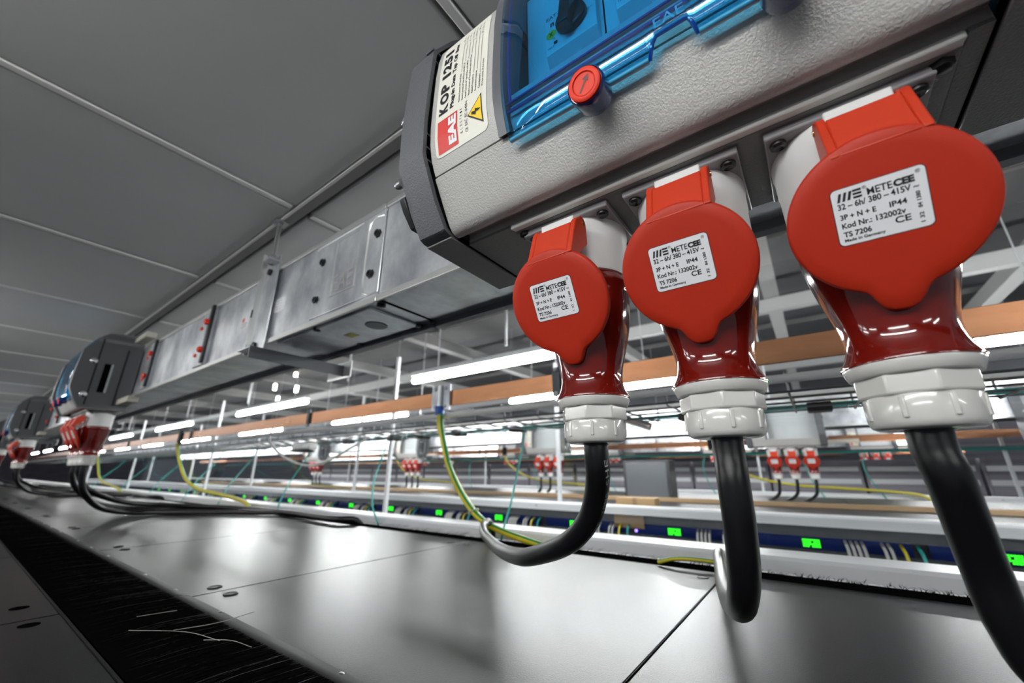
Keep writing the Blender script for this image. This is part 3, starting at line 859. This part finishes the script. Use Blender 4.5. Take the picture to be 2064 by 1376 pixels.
    # sockets
    for yc in (0.1469, 0.0477, -0.0534):
        XP = 0.3190
        so = MB().prism([(0.2785, 0.2155), (0.2775, 0.2170), (0.2775, 0.2215), (0.3605, 0.2215), (0.3605, 0.2170), (0.3595, 0.2155)], yc - 0.0425, yc + 0.0425).build('socket_flange', 'flange', t, bevel=0.003)
        for dx in (-0.032, 0.032):
            for dy in (-0.035, 0.035):
                c = (XP + dx, yc + dy, 0.2155)
                MB().lathe([(0.0052, 0), (0.0050, 0.0022), (0.0034, 0.0034), (0.0014, 0.0026)], c, (0, 0, -1), 16).build('flange_screw', 'screw', so)
        MB().lathe([(0.0415, 0.2155), (0.0415, 0.2100), (0.0408, 0.2090), (0.0408, 0.1940), (0.0402, 0.1925), (0.0400, 0.1700), (0.0392, 0.1665), (0.0375, 0.1660), (0.0370, 0.1680)], (XP, yc, 0), n=56).build('socket_collar', 'white', so)
        MB().box(0.2610, 0.285, yc - 0.0190, yc + 0.0125, 0.1975, 0.2060).build('hinge_lug', 'white', so, bevel=0.001)
        # spring lid
        C = Vector((0.2617, yc, 0.1303)); tl = -0.4815
        U = Vector((math.sin(tl), 0, math.cos(tl))); Nn = Vector((-math.cos(tl), 0, math.sin(tl))); Rr = Vector((0, -1, 0))
        out = []
        NS = 96
        for q in range(NS):
            a = 2 * PI * q / NS
            d = math.atan2(math.sin(a + PI / 2), math.cos(a + PI / 2))
            out.append((math.cos(a), math.sin(a), 0.0430 + 0.0105 * math.exp(-(abs(d) / 0.225) ** 3.6)))
        lv, lf_ = [], []
        rings = [(0.80, 0.0001), (0.962, -0.0002), (0.988, -0.0010), (1.0, -0.0026), (1.0, -0.0050), (0.97, -0.0058), (0.90, -0.0058)]
        for sc, dp in rings:
            for ca, sa, r in out:
                lv.append(C + Rr * (ca * r * sc) + U * (sa * r * sc) + Nn * dp)
        for j in range(len(rings) - 1):
            for q in range(NS):
                q2 = (q + 1) % NS
                lf_.append((j * NS + q, j * NS + q2, (j + 1) * NS + q2, (j + 1) * NS + q))
        lf_.append(tuple(range(NS))[::-1]); lf_.append(tuple((len(rings) - 1) * NS + q for q in range(NS)))
        MB().add(lv, lf_).build('socket_lid', 'lid', so, angle=60)
        hp = [(0.2445, 0.1620), (0.2485, 0.1745), (0.2550, 0.1955), (0.2575, 0.1990), (0.2665, 0.2060), (0.2715, 0.2055), (0.2750, 0.2010), (0.2762, 0.1830), (0.2620, 0.1690), (0.2530, 0.1600)]
        mid = [(0.2445, 0.1620), (0.2485, 0.1745), (0.2550, 0.1955), (0.2620, 0.1955), (0.2600, 0.1690), (0.2530, 0.1600)]
        y_a, y_b = yc - 0.0240, yc + 0.0175
        MB().prism(hp, y_a, y_a + 0.0045).prism(mid, y_a + 0.0045, y_b - 0.0045).prism(hp, y_b - 0.0045, y_b).build('lid_hinge', 'hinge', so, bevel=0.0008)
        MB().cyl((0.2700, yc - 0.0247, 0.2005), (0.2700, yc + 0.0182, 0.2005), 0.0019, 10).build('hinge_pin', 'brass', so)
        LW_, LH_ = 0.0378, 0.0308
        A = C + Rr * (-0.0205) + U * (-0.0120) + Nn * 0.0002
        f0 = lambda u, v: A + Rr * u + U * v
        f1 = lambda u, v: A + Rr * u + U * v + Nn * 0.00018
        f2 = lambda u, v: A + Rr * u + U * v + Nn * 0.00036
        pl = MB()
        rr = round_rect(LW_ + 0.0008, LH_ + 0.0008, 0.0026)
        pl.add([f0(a - 0.0004, b - 0.0004) for a, b in rr], [tuple(range(len(rr)))], 1)
        rr = round_rect(LW_, LH_, 0.0024)
        pl.add([f1(a, b) for a, b in rr], [tuple(range(len(rr)))], 0)
        ty = 0.0238
        for i in range(3):           # slanted bars of the maker's mark
            x = 0.0022 + i * 0.0022
            pl.add([f2(x, ty), f2(x + 0.0012, ty), f2(x + 0.0024, ty + 0.0046), f2(x + 0.0012, ty + 0.0046)], [(0, 1, 2, 3)], 1)
        for i in range(3):
            quad(pl, f2, 0.0092, ty + i * 0.00185, 0.0128, ty + 0.0011 + i * 0.00185, 1)
        put_text(pl, '®', f2, 0.0133, ty + 0.0036, 0.0017, 0.0017, 1)
        put_text(pl, 'METE', f2, 0.0150, ty - 0.0002, 0.0100, 0.0037, 1, 0.014)
        put_text(pl, 'CEE', f2, 0.0254, ty - 0.0002, 0.0080, 0.0037, 1, 0.055)
        put_text(pl, '®', f2, 0.0340, ty + 0.0036, 0.0019, 0.0019, 1)
        put_text(pl, '32 – 6h/ 380 – 415V ~', f2, 0.0020, 0.0196, 0.0325, 0.0033, 1, 0.022)
        put_text(pl, '3P + N + E', f2, 0.0022, 0.0140, 0.0150, 0.0029, 1, 0.025)
        put_text(pl, 'IP44', f2, 0.0225, 0.0140, 0.0068, 0.0029, 1, 0.025)
        put_text(pl, 'Kod Nr.: 132002v', f2, 0.0022, 0.0092, 0.0260, 0.0030, 1, 0.025)
        put_text(pl, 'TS 7206', f2, 0.0022, 0.0044, 0.0118, 0.0030, 1, 0.025)
        put_text(pl, 'Made in Germany', f2, 0.0022, 0.0014, 0.0170, 0.0021, 1, 0.02)
        put_text(pl, 'CE', f2, 0.0235, 0.0050, 0.0062, 0.0034, 1, 0.02)
        f3 = lambda u, v: f2(0.0345 - v, 0.0100 + u)
        put_text(pl, '84 1380', f3, 0.0, 0.0, 0.0085, 0.0017, 1, 0.02)
        put_text(pl, '1 32', f3, -0.0075, 0.0, 0.0052, 0.0017, 1, 0.02)
        pl.build('lid_label', ['paper', 'ink'], so)
        ce = MB()
        f4 = lambda u, v: C + Rr * u + U * v + Nn * 0.00025
        put_text(ce, 'CE', f4, -0.0055, -0.0225, 0.0115, 0.0062, 0)
        ce.build('lid_emboss', 'lid', so)
    return t

def glint():
    M['glint'] = mat('painted glint of clear lip', (0.50, 0.58, 0.62), 0.12, coat=0.6)  # opaque pale colour paints the bright glint along the clear window lip
    M['mark'] = mat('pale moulded mark', (0.10, 0.36, 0.55), 0.4)
    M['arrow'] = mat('dark red arrow', (0.10, 0.008, 0.006), 0.5)
glint()
box = make_box()
far_words = ['grey tap off box seen end on, first one back along the busbar', 'second grey tap off box back along the busbar, small and blurred', 'third grey tap off box back along the busbar, cut by the frame']
for i in range(3):
    copy_tree(box, (0, 2.3 * (i + 1), 0), far_words[i])

# ------------------------------------------------------------------ plugs with their cables
def plug(yc, path, label, group=None, printed=False):
    XP = 0.3190
    t = thing('power_plug', (XP, yc, 0.022), label, 'plug', group)
    prof = [(0.030, 0.1675), (0.0385, 0.1660), (0.0405, 0.1640), (0.0412, 0.1600), (0.0408, 0.1565), (0.0394, 0.1545), (0.0388, 0.1500), (0.0380, 0.1350), (0.0362, 0.1220), (0.0335, 0.1090), (0.0302, 0.0965), (0.0278, 0.0870), (0.0266, 0.0790), (0.0263, 0.0735), (0.0270, 0.0690), (0.0286, 0.0645), (0.0304, 0.0612), (0.0313, 0.0595), (0.0312, 0.0583), (0.028, 0.0582)]
    MB().lathe(prof, (XP, yc, 0), n=64).build('plug_body', 'plug', t, angle=60)
    MB().lathe([(0.028, 0.0584), (0.0306, 0.0582), (0.0308, 0.0572), (0.0285, 0.0520), (0.0275, 0.0512), (0.020, 0.0510)], (XP, yc, 0), n=56).build('gland_ring', 'gland', t, angle=60)
    MB().lathe([(0.0262, 0.0514), (0.0276, 0.0508), (0.0276, 0.0405), (0.0262, 0.0398)], (XP, yc, 0), n=8, phase=0.2).build('gland_hex', 'gland', t, bevel=0.0009)
    nut = MB().lathe([(0.0246, 0.0402), (0.0250, 0.0392), (0.0250, 0.0290), (0.0246, 0.0258), (0.0235, 0.0234), (0.0212, 0.0222), (0.0112, 0.0220), (0.0108, 0.0240)], (XP, yc, 0), n=48).build('gland_nut', 'gland', t, angle=60)
    for k in range(8):
        a = 2 * PI * k / 8 + 0.35
        MB().obox((XP + 0.0248 * math.cos(a), yc + 0.0248 * math.sin(a), 0.0330), (0.0012 * math.cos(a), 0.0012 * math.sin(a), 0), (-0.0013 * math.sin(a), 0.0013 * math.cos(a), 0), (0, 0, 0.0058)).build('nut_rib', 'gland', nut, bevel=0.0006)
    pts = smooth_path([(XP, yc, 0.030)] + path, 8)
    cb = MB().tube(pts, 0.0101, 20).build('cable', 'cable', t, angle=80)
    if printed:
        # raised white lettering that follows the cable
        P = [Vector(p) for p in pts]
        L = [0]
        for a, b in zip(P[:-1], P[1:]): L.append(L[-1] + (b - a).length)
        def on(u, v):
            for i in range(len(P) - 1):
                if u <= L[i + 1]:
                    q = (u - L[i]) / (L[i + 1] - L[i]); p = P[i].lerp(P[i + 1], q); T = (P[i + 1] - P[i]).normalized(); break
            dv = Vector((-0.55, -0.83, 0)); dv = (dv - T * dv.dot(T)).normalized()
            sd = T.cross(dv)
            return p + (dv * math.cos(v / 0.0103) + sd * math.sin(v / 0.0103)) * 0.01035
        pm = MB()
        u0 = 0.020
        for ch in reversed('上海永进 YONG SHE'.replace('上海永进', 'EEEE')):
            if ch != ' ':
                w_ = 0.0048
                put_text(pm, ch, lambda u, v, u0=u0, w_=w_: on(u0 + w_ - u, v), 0.0, -0.0042, w_, 0.0040, 0)
            u0 += 0.0066
        pm.build('cable_print', 'print_white', cb)
    return t

c1 = [(0.319, 0.147, 0.012), (0.324, 0.149, -0.002), (0.339, 0.159, -0.020), (0.356, 0.176, -0.042), (0.376, 0.206, -0.064), (0.408, 0.254, -0.083), (0.458, 0.322, -0.102), (0.555, 0.429, -0.118), (0.70, 0.565, -0.136), (0.81, 0.675, -0.143), (0.885, 0.743, -0.138), (0.928, 0.763, -0.132), (0.956, 0.772, -0.150), (0.962, 0.774, -0.19)]
c2 = [(0.319, 0.048, 0.010), (0.317, 0.048, -0.009), (0.321, 0.049, -0.034), (0.334, 0.053, -0.064), (0.367, 0.063, -0.091), (0.430, 0.079, -0.109), (0.525, 0.101, -0.127), (0.678, 0.135, -0.147), (0.830, 0.166, -0.155), (0.905, 0.181, -0.150), (0.945, 0.188, -0.155), (0.962, 0.19, -0.19)]
c3 = [(0.319, -0.053, 0.012), (0.3195, -0.055, -0.002), (0.330, -0.058, -0.022), (0.345, -0.062, -0.049), (0.352, -0.066, -0.077), (0.362, -0.078, -0.104), (0.385, -0.12, -0.135), (0.45, -0.22, -0.160), (0.60, -0.42, -0.170), (0.80, -0.60, -0.171), (0.92, -0.68, -0.165), (0.962, -0.70, -0.19)]
plug(0.1469, c1, 'red plug nearest the box end, its black cable curling to the cabinet edge', printed=True)
plug(0.0477, c2, 'red plug between two others, its black cable hanging down to a hook')
plug(-0.0534, c3, 'largest red plug nearest the camera with thick black cable leaving the frame')
f1 = [(0.322, 2.25, -0.02), (0.345, 2.27, -0.08), (0.42, 2.37, -0.14), (0.53, 2.42, -0.168), (0.61, 2.36, -0.170), (0.71, 2.24, -0.170), (0.84, 2.06, -0.170), (0.92, 1.90, -0.170), (0.962, 1.82, -0.19)]
f2 = [(0.325, 2.35, -0.01), (0.37, 2.37, -0.07), (0.50, 2.45, -0.125), (0.68, 2.48, -0.150), (0.86, 2.24, -0.162), (0.915, 1.85, -0.165), (0.905, 1.60, -0.166), (0.90, 1.46, -0.164), (0.94, 1.40, -0.167), (0.962, 1.38, -0.19)]
f3 = [(0.322, 2.45, -0.02), (0.36, 2.47, -0.08), (0.46, 2.56, -0.14), (0.60, 2.58, -0.165), (0.74, 2.46, -0.168), (0.88, 2.28, -0.168), (0.962, 2.2, -0.19)]
pf = [plug(2.2466, f1, 'red plug in front under the first distant tap off box'),
      plug(2.3477, f2, 'red plug in the middle under the first distant tap off box'),
      plug(2.4469, f3, 'red plug hidden furthest back under the first distant tap off box')]
for i in (1, 2):
    for k, p in enumerate(pf):
        copy_tree(p, (0, 2.3 * i, 0), 'blurred red plug under the %s distant tap off box' % ('second' if i == 1 else 'third'), 'plugs under the %s distant box' % ('second' if i == 1 else 'third'))

# ------------------------------------------------------------------ copper bar, conduit, wire tray
def copper_bar(label):
    t = thing('copper_bar', (0.95, 3, 0.207), label, 'copper bar')
    MB().box(0.945, 0.953, -1.4, 13, 0.2085, 0.2585).build('bar', 'copper', t, bevel=0.0008)
    for y in (0.538, 1.854, 3.396, 5.0, 6.6):
        MB().box(0.938, 0.9455, y - 0.012, y + 0.012, 0.196, 0.275).build('clamp', 'galv_dark', t, bevel=0.001)
        for z in (0.202, 0.268):
            MB().lathe([(0.006, 0), (0.006, 0.004), (0.003, 0.006)], (0.938, y, z), (-1, 0, 0), 8).build('clamp_bolt', 'steel', t)
    return t
cop = copper_bar('long flat copper earth bar running along behind the near cabinets')
lugt = thing('earth_cable', (0.94, 0.985, 0.17), 'green and yellow earth cable with blue sleeve hanging from the copper bar', 'cable')
for y in (0.961, 1.013):
    MB().box(0.937, 0.9452, y - 0.016, y + 0.016, 0.194, 0.280).build('lug_plate', 'galv', lugt, bevel=0.001)
    for z in (0.207, 0.268):
        MB().lathe([(0.0065, 0), (0.0065, 0.004), (0.003, 0.006)], (0.937, y + (0.003 if y < .98 else -0.003), z), (-1, 0, 0), 8).build('lug_bolt', 'steel', lugt)
MB().cyl((0.936, 0.986, 0.205), (0.936, 0.986, 0.278), 0.0115, 14).build('lug_barrel', 'steel', lugt)
MB().cyl((0.936, 0.986, 0.180), (0.936, 0.986, 0.207), 0.0155, 16).build('blue_sleeve', 'blue', lugt)
ga = [(0.936, 0.986, 0.185), (0.936, 0.984, 0.15), (0.94, 0.973, 0.109), (0.945, 0.942, 0.022), (0.95, 0.895, -0.050), (0.95, 0.835, -0.110), (0.95, 0.785, -0.145), (0.955, 0.775, -0.185)]
gb = [(0.936, 0.979, 0.185), (0.934, 0.975, 0.15), (0.935, 0.965, 0.109), (0.936, 0.934, 0.022), (0.94, 0.889, -0.050), (0.94, 0.828, -0.110), (0.94, 0.762, -0.143), (0.945, 0.690, -0.162), (0.95, 0.618, -0.176), (0.96, 0.59, -0.186)]
MB().tube(smooth_path(ga, 6), 0.0088, 12, 0, stripes=[1, 1, 0, 0, 0, 0]).build('wire', ['yyellow', 'ygreen'], lugt, angle=80)
MB().tube(smooth_path(gb, 6), 0.0088, 12, 0, stripes=[0, 0, 0, 0, 0, 1, 1, 1, 0, 0, 0, 0]).build('wire', ['yyellow', 'ygreen'], lugt, angle=80)
for p in ((0.944, 0.94, 0.022), (0.945, 0.832, -0.110)):
    MB().lathe([(0.0170, -0.001), (0.0175, 0.0), (0.0170, 0.001)], p, (0, -0.5, -0.86), 14).build('cable_tie', 'white', lugt)

gB = [(0.936, 3.60, 0.19), (0.94, 3.58, 0.148), (0.95, 3.515, 0.065), (0.95, 3.307, -0.046), (0.95, 3.051, -0.100), (0.95, 2.733, -0.119), (0.95, 2.396, -0.144), (0.955, 2.3, -0.186)]
e2 = thing('earth_cable', (0.94, 3.6, 0.19), 'blurred yellow earth cable sagging to the second cabinet group', 'cable')
MB().tube(smooth_path(gB, 6), 0.0095, 12, 0, stripes=[0, 0, 0, 0, 1, 1]).build('wire', ['yyellow', 'ygreen'], e2, angle=80)
MB().box(0.937, 0.9452, 3.57, 3.63, 0.18, 0.276).build('lug_plate', 'rail_dark', e2)
copy_tree(e2, (0, 2.5, 0), 'yellow earth cable in the far blurred distance near the horizon')
gs = MB().tube(smooth_path([(0.915, 0.30, -0.176), (0.918, 0.262, -0.166), (0.925, 0.20, -0.165), (0.935, 0.15, -0.170), (0.95, 0.13, -0.19)], 6), 0.004, 10, 0, stripes=[0, 0, 1, 1]).build('earth_cable', ['yyellow', 'ygreen'], origin=(0.92, 0.25, -0.176))
tag(gs, 'short green and yellow wire lying along the rear brush beside the hanging cable', 'cable')

tag(MB().tube([(0.962, -1.4, 0.179), (0.962, 13, 0.179)], 0.0090, 12).build('conduit', 'conduit', origin=(0.962, 3, 0.18)), 'pale grey conduit running under the copper bar along the wire tray', 'conduit')
def wire_tray(label):
    t = thing('wire_tray', (1.0, 3, 0.135), label, 'cable tray')
    for x, z in ((0.968, 0.153), (1.040, 0.151), (1.120, 0.151), (1.205, 0.151), (1.296, 0.153), (1.301, 0.190)):
        MB().tube([(x, -1.4, z), (x, 12.5, z)], 0.0027, 6).build('long_wire', 'wire', t)
    y = -1.3
    while y < 9:
        MB().tube([(0.953, y, 0.190), (0.969, y, 0.192), (0.9695, y, 0.151), (0.974, y, 0.1485), (1.296, y, 0.1485), (1.303, y, 0.153), (1.304, y, 0.193)], 0.0026, 5).build('cross_wire', 'wire', t)
        y += 0.120
    return t
tray = wire_tray('zinc wire cable tray hanging below the copper bar')
tag(MB().tube([(1.262, -1.4, 0.1580), (1.262, 12.5, 0.1580)], 0.006, 8).build('network_cable', 'teal', origin=(1.262, 3, 0.152)), 'teal network cable lying lengthwise in the wire tray', 'cable')
for i, y in enumerate((-0.03, 0.284, 0.91, 1.22, 1.45, 1.66, 2.05, 2.5, 3.1)):
    c = MB().box(1.255, 1.306, y - 0.026, y + 0.026, 0.1440, 0.1660)
    tag(c.build('cable_clip', 'black', origin=(1.28, y, 0.144), bevel=0.003), 'black clip gripping the bottom wires of the cable tray', 'clip', 'black clips on the wire tray')

# hanging teal network cables
def teal(pts, label, r=0.0032, group=None):
    return tag(MB().tube(smooth_path(pts, 5), r, 8).build('network_cable', 'teal', origin=pts[-1], angle=80), label, 'cable', group)
teal([(1.262, 0.866, 0.152), (1.25, 0.865, 0.10), (1.17, 0.835, 0.0), (1.08, 0.795, -0.09), (1.02, 0.772, -0.140), (0.985, 0.757, -0.172), (0.98, 0.755, -0.188)], 'teal network cable hanging straight beside the green and yellow earth cable')
teal([(1.262, 1.675, 0.152), (1.23, 1.66, 0.09), (1.12, 1.56, -0.03), (1.02, 1.42, -0.115), (0.985, 1.345, -0.155), (0.98, 1.310, -0.188)], 'teal network cable bowing down to the cabinet edge, beyond the earth cable')
teal([(1.262, 2.40, 0.152), (1.22, 2.36, 0.07), (1.08, 2.22, -0.06), (0.99, 2.10, -0.15), (0.98, 2.06, -0.188)], 'teal network cable hanging near the small grey box under the tray')
for yy in (3.1, 3.7, 4.5, 5.4, 6.6):
    teal([(1.262, yy, 0.152), (1.22, yy, 0.06), (1.08, yy - 0.15, -0.07), (0.985, yy - 0.28, -0.186)], 'thin teal network cable hanging in the blurred distance', group='distant teal cables')
teal([(1.262, 0.185, 0.152), (1.22, 0.18, 0.08), (1.12, 0.165, 0.0), (1.04, 0.150, -0.07), (1.0, 0.14, -0.12), (0.98, 0.135, -0.186)], 'teal network cable half hidden behind the middle black cable')

# access point and white cable by the tray
ap = thing('access_point', (1.09, 1.96, 0.10), 'small grey box with dark round base hanging under the wire tray', 'device')
MB().box(0.985, 1.03, 1.90, 2.06, 0.10, 0.131).build('housing', 'conduit', ap, bevel=0.006)
MB().lathe([(0.03, 0), (0.055, -0.004), (0.055, -0.010), (0.03, -0.014)], (1.0, 1.98, 0.100), n=20).build('base', 'black', ap)
tag(MB().tube(smooth_path([(0.97, 2.15, 0.25), (0.955, 2.22, 0.21), (0.95, 2.23, 0.16), (0.95, 2.14, 0.10), (0.95, 1.98, 0.05), (0.95, 1.80, 0.025), (0.95, 1.65, 0.045), (0.955, 1.52, 0.086), (0.965, 1.40, 0.13)], 6), 0.005, 8).build('white_cable', 'white', origin=(0.95, 1.8, 0.025), angle=80), 'white cable looping beside the small grey box on the tray', 'cable')

# ------------------------------------------------------------------ cabinets across the glazed aisle
def far_cabinet(y0):
    W = 0.4805
    t = thing('server_rack', (2.35, y0 + W / 2, ZF), 'dark cabinet across the glazed aisle with navy strip and green digits', 'server rack', 'cabinets across the glazed aisle')
    MB().box(1.955, 2.80, y0, y0 + W, ZF, ZR - 0.004).build('cabinet_body', 'rack_dark', t)
    MB().prism([(1.942, -0.268), (1.938, -0.262), (1.938, -0.232), (1.942, -0.226), (1.956, -0.226), (1.956, -0.268)], y0 + 0.02, y0 + W - 0.02).build('navy_strip', 'navy', t)
    d = MB()
    yc = y0 + 0.29
    d.box(1.935, 1.939, yc - 0.030, yc + 0.030, -0.263, -0.231, 1)
    for r in range(4):
        for c in range(8):
            if (r * 3 + c * 5) % 11 == 4: continue
            a = yc + 0.026 - c * 0.0066
            d.box(1.9338, 1.9352, a - 0.0052, a, -0.260 + r * 0.0070, -0.2550 + r * 0.0070, 0)
    d.build('digit_display', ['green_led', 'black'], t)
    return t
row2 = [far_cabinet(-0.7 - 0.4805 * 1 + 0.4805 * i) for i in range(0, 19)]
def patch(y, mname, cname, dz, sp_):
    pts = [(1.935, y, -0.34), (1.905, y + sp_, -0.325), (1.888, y + sp_ * 2, -0.285 + dz), (1.898, y + sp_ * 2.4, -0.250 + dz), (1.936, y + sp_ * 3, -0.232 + dz)]
    return MB().tube(smooth_path(pts, 4), 0.0048, 6).build('patch_cable', mname, origin=(1.935, y, -0.34), angle=80)
pcs = []
for nm, mm, ll in (('grey', 'greycab', 'grey patch cable looping out of a cabinet across the aisle'), ('yellow', 'yyellow', 'yellow patch cable looping beside grey ones across the aisle'), ('teal', 'teal', 'teal patch cable at the end of a bunch across the aisle')):
    o = patch(0.0, mm, nm, 0.0, 0.006)
    tag(o, ll, 'cable', nm + ' patch cables across the aisle')
    pcs.append(o)
first = [True, True, True]
def put_patch(kind, y):
    o = pcs[kind]
    if first[kind]:
        o.location.y = y; first[kind] = False
    else:
        c = o.copy(); COL.objects.link(c); c.location.y = y
for i in range(-2, 15):
    b = 0.0 + 0.4805 * i
    for d in (0.130, 0.145, 0.160, 0.175):
        put_patch(0, b + d - 0.22)
    for d in (0.062, 0.078):
        put_patch(0, b + d - 0.22)
    put_patch(1, b + 0.030 - 0.22)
    put_patch(2, b - 0.010 - 0.22)

led = MB().lathe([(0.006, 0), (0.006, 0.003), (0.003, 0.005)], (1.938, 0.72, -0.255), (-1, 0, 0), 10)
tag(led.build('indicator_light', 'violet_led', origin=(1.938, 0.72, -0.255)), 'small violet indicator light low on the cabinet across the aisle', 'light')
cb = thing('cardboard_box', (1.99, 0.75, -0.18), 'tan cardboard box standing on the cabinets across the aisle', 'box')
MB().box(1.99, 2.06, 0.64, 0.83, ZR - 0.003, -0.120).build('carton', 'card', cb, bevel=0.002)
MB().box(1.9895, 2.061, 0.725, 0.745, ZR - 0.002, -0.1195).build('tape', 'wood', cb)
tag(MB().box(1.9335, 1.9360, 0.68, 0.82, -0.246, -0.188).build('cardboard_sheet', 'card', origin=(1.94, 0.74, -0.222)), 'tan cardboard sheet stuck below the white frame across the aisle', 'cardboard')
dk = thing('control_cabinet', (3.0, 0.95, -0.19), 'dark blank cabinet standing between the rows behind the plugs', 'cabinet')
MB().box(2.86, 3.0, 0.80, 1.12, -0.19, 0.075).build('cabinet_shell', 'rack_dark', dk, bevel=0.004)
MB().box(2.855, 2.861, 0.82, 1.10, -0.17, 0.06).build('cabinet_door', 'galv_dark', dk, bevel=0.003)
tag(MB().box(2.82, 2.87, -2, 9, -0.186, -0.162).build('timber_batten', 'wood', origin=(2.84, 3, -0.186), bevel=0.002), 'long pale timber batten lying behind the cabinets across the aisle', 'batten')

# ------------------------------------------------------------------ the rows behind: the same installation again
DX = 3.0
far_bus = copy_tree(bus, (DX, 0, 0), 'bright busbar trunking of the second row beyond the glazed aisle')
far_bus2 = copy_tree(bus, (2 * DX, 0, 0), 'busbar trunking of the third row, faint in the background')
copy_tree(cop, (DX, 0, 0), 'copper earth bar of the second row beyond the glazed aisle')
copy_tree(cop, (2 * DX, 0, 0), 'copper earth bar of the third row in the background')
keep_wires = lambda ch: not ch.name.startswith('cross_wire')
copy_tree(tray, (DX, 0, 0), 'wire cable tray of the second row beyond the glazed aisle', keep=keep_wires)
copy_tree(tray, (2 * DX, 0, 0), 'wire cable tray of the third row in the background', keep=keep_wires)
tag(MB().tube([(DX + 1.030, -1.4, 0.1420), (DX + 1.030, 12.5, 0.1420)], 0.010, 8).build('network_cable', 'teal', origin=(DX + 1.03, 3, 0.142)), 'teal network cable bundle along the tray of the second row', 'cable')
tag(MB().tube([(2 * DX + 1.030, -1.4, 0.1420), (2 * DX + 1.030, 12.5, 0.1420)], 0.010, 8).build('network_cable', 'teal', origin=(2 * DX + 1.03, 3, 0.142)), 'teal network cable bundle along the tray of the third row', 'cable')

simple = {'lower_body', 'label_panel', 'divider_strip', 'inner_body', 'end_cap', 'socket_flange', 'rating_label', 'bottom_panel'}
kb = lambda ch: ch.name.split('.')[0] in simple
for i, dy in enumerate((0.08, 1.95, 3.85, 6.0, -1.2)):
    copy_tree(box, (DX, dy, -0.07), 'tap off box on the busbar of the second row, behind the aisle', 'second row tap off boxes', keep=kb)
    for yk in (0.0477, 0.1469, -0.0534):
        copy_tree(pf[0], (DX, yk + dy - 2.2466, -0.07), 'red plug hanging below the busbar of the second row', 'second row plugs')
for i, dy in enumerate((-0.6, 1.0, 2.6, 4.6, 7.0)):
    copy_tree(box, (2 * DX, dy, 0), 'tap off box on the busbar of the third row', 'third row tap off boxes', keep=kb)
    for yk in (0.0477, 0.1469, -0.0534):
        copy_tree(pf[0], (2 * DX, yk + dy - 2.2466, 0), 'tiny red plug hanging below the busbar of the third row', 'third row plugs')
for y in (0.12, 2.4, 4.4):
    copy_tree(e2, (DX, y - 3.0, 0), 'yellow green earth cable hanging in the second row', 'second row earth cables')
for yy in (-0.3, 0.05, 0.8, 1.7, 2.6, 3.6, 4.6):
    teal([(DX + 1.03, yy, 0.142), (DX + 1.02, yy + 0.03, 0.04), (DX + 0.99, yy, -0.08), (DX + 0.985, yy - 0.05, -0.186)], 'teal network cable hanging in the second row', group='second row teal cables', r=0.004)

def plain_cabinet(x0, x1, y0, W):
    t = thing('server_rack', ((x0 + x1) / 2, y0 + W / 2, ZF), None, 'server rack')
    MB().box(x0, x1, y0 + 0.003, y0 + W - 0.003, ZF, ZR - 0.012).build('cabinet_body', 'rack_dark', t)
    MB().box(x0, x1, y0 + 0.002, y0 + W - 0.002, ZR - 0.012, ZR).build('top_panel', 'rack', t)
    return t
pc = plain_cabinet(DX + 0.055, DX + 0.95, -2.0, 0.632)
tag(pc, 'dark cabinet under the busbar of the second row', None, 'second row cabinets')
for i in range(1, 18):
    copy_tree(pc, (0, 0.632 * i, 0), 'dark cabinet under the busbar of the second row', 'second row cabinets')
for i in range(0, 18):
    copy_tree(pc, (DX, 0.632 * i, 0), 'dark cabinet under the busbar of the third row', 'third row cabinets')
# white fronted units seen in grey bands across the rooms behind
for gx, z0, z1, gname in ((4.75, -0.16, 0.10, 'second'), (7.6, -0.15, 0.16, 'third')):
    pr = thing('wall_cabinet', (gx, -1.5, ZF), None, 'cabinet')
    MB().box(gx, gx + 0.5, -2.4, -1.72, ZF, z1).build('cabinet_shell', 'wall', pr)
    for q in range(5):
        MB().box(gx - 0.012, gx, -2.38, -1.74, z0 + (z1 - z0) * q / 5 + 0.006, z0 + (z1 - z0) * (q + 1) / 5 - 0.006).build('drawer_front', 'frame' if q % 2 else 'wall', pr)
    lab = 'pale mauve equipment cabinet behind the %s row' % gname
    tag(pr, lab, None, 'pale cabinets behind the %s row' % gname)
    for i in range(1, 16):
        copy_tree(pr, (0, 0.70 * i, 0), lab, 'pale cabinets behind the %s row' % gname)

# cut end of a pale metal channel below the wire tray
ch = MB()
ch.tube([(1.24, 0.52, 0.176), (1.25, 0.39, 0.129)], 0.013, 14)
tag(ch.build('metal_conduit', 'steel', origin=(1.25, 0.39, 0.129)), 'short cut end of a shiny metal pipe below the tray, between two plugs', 'pipe')
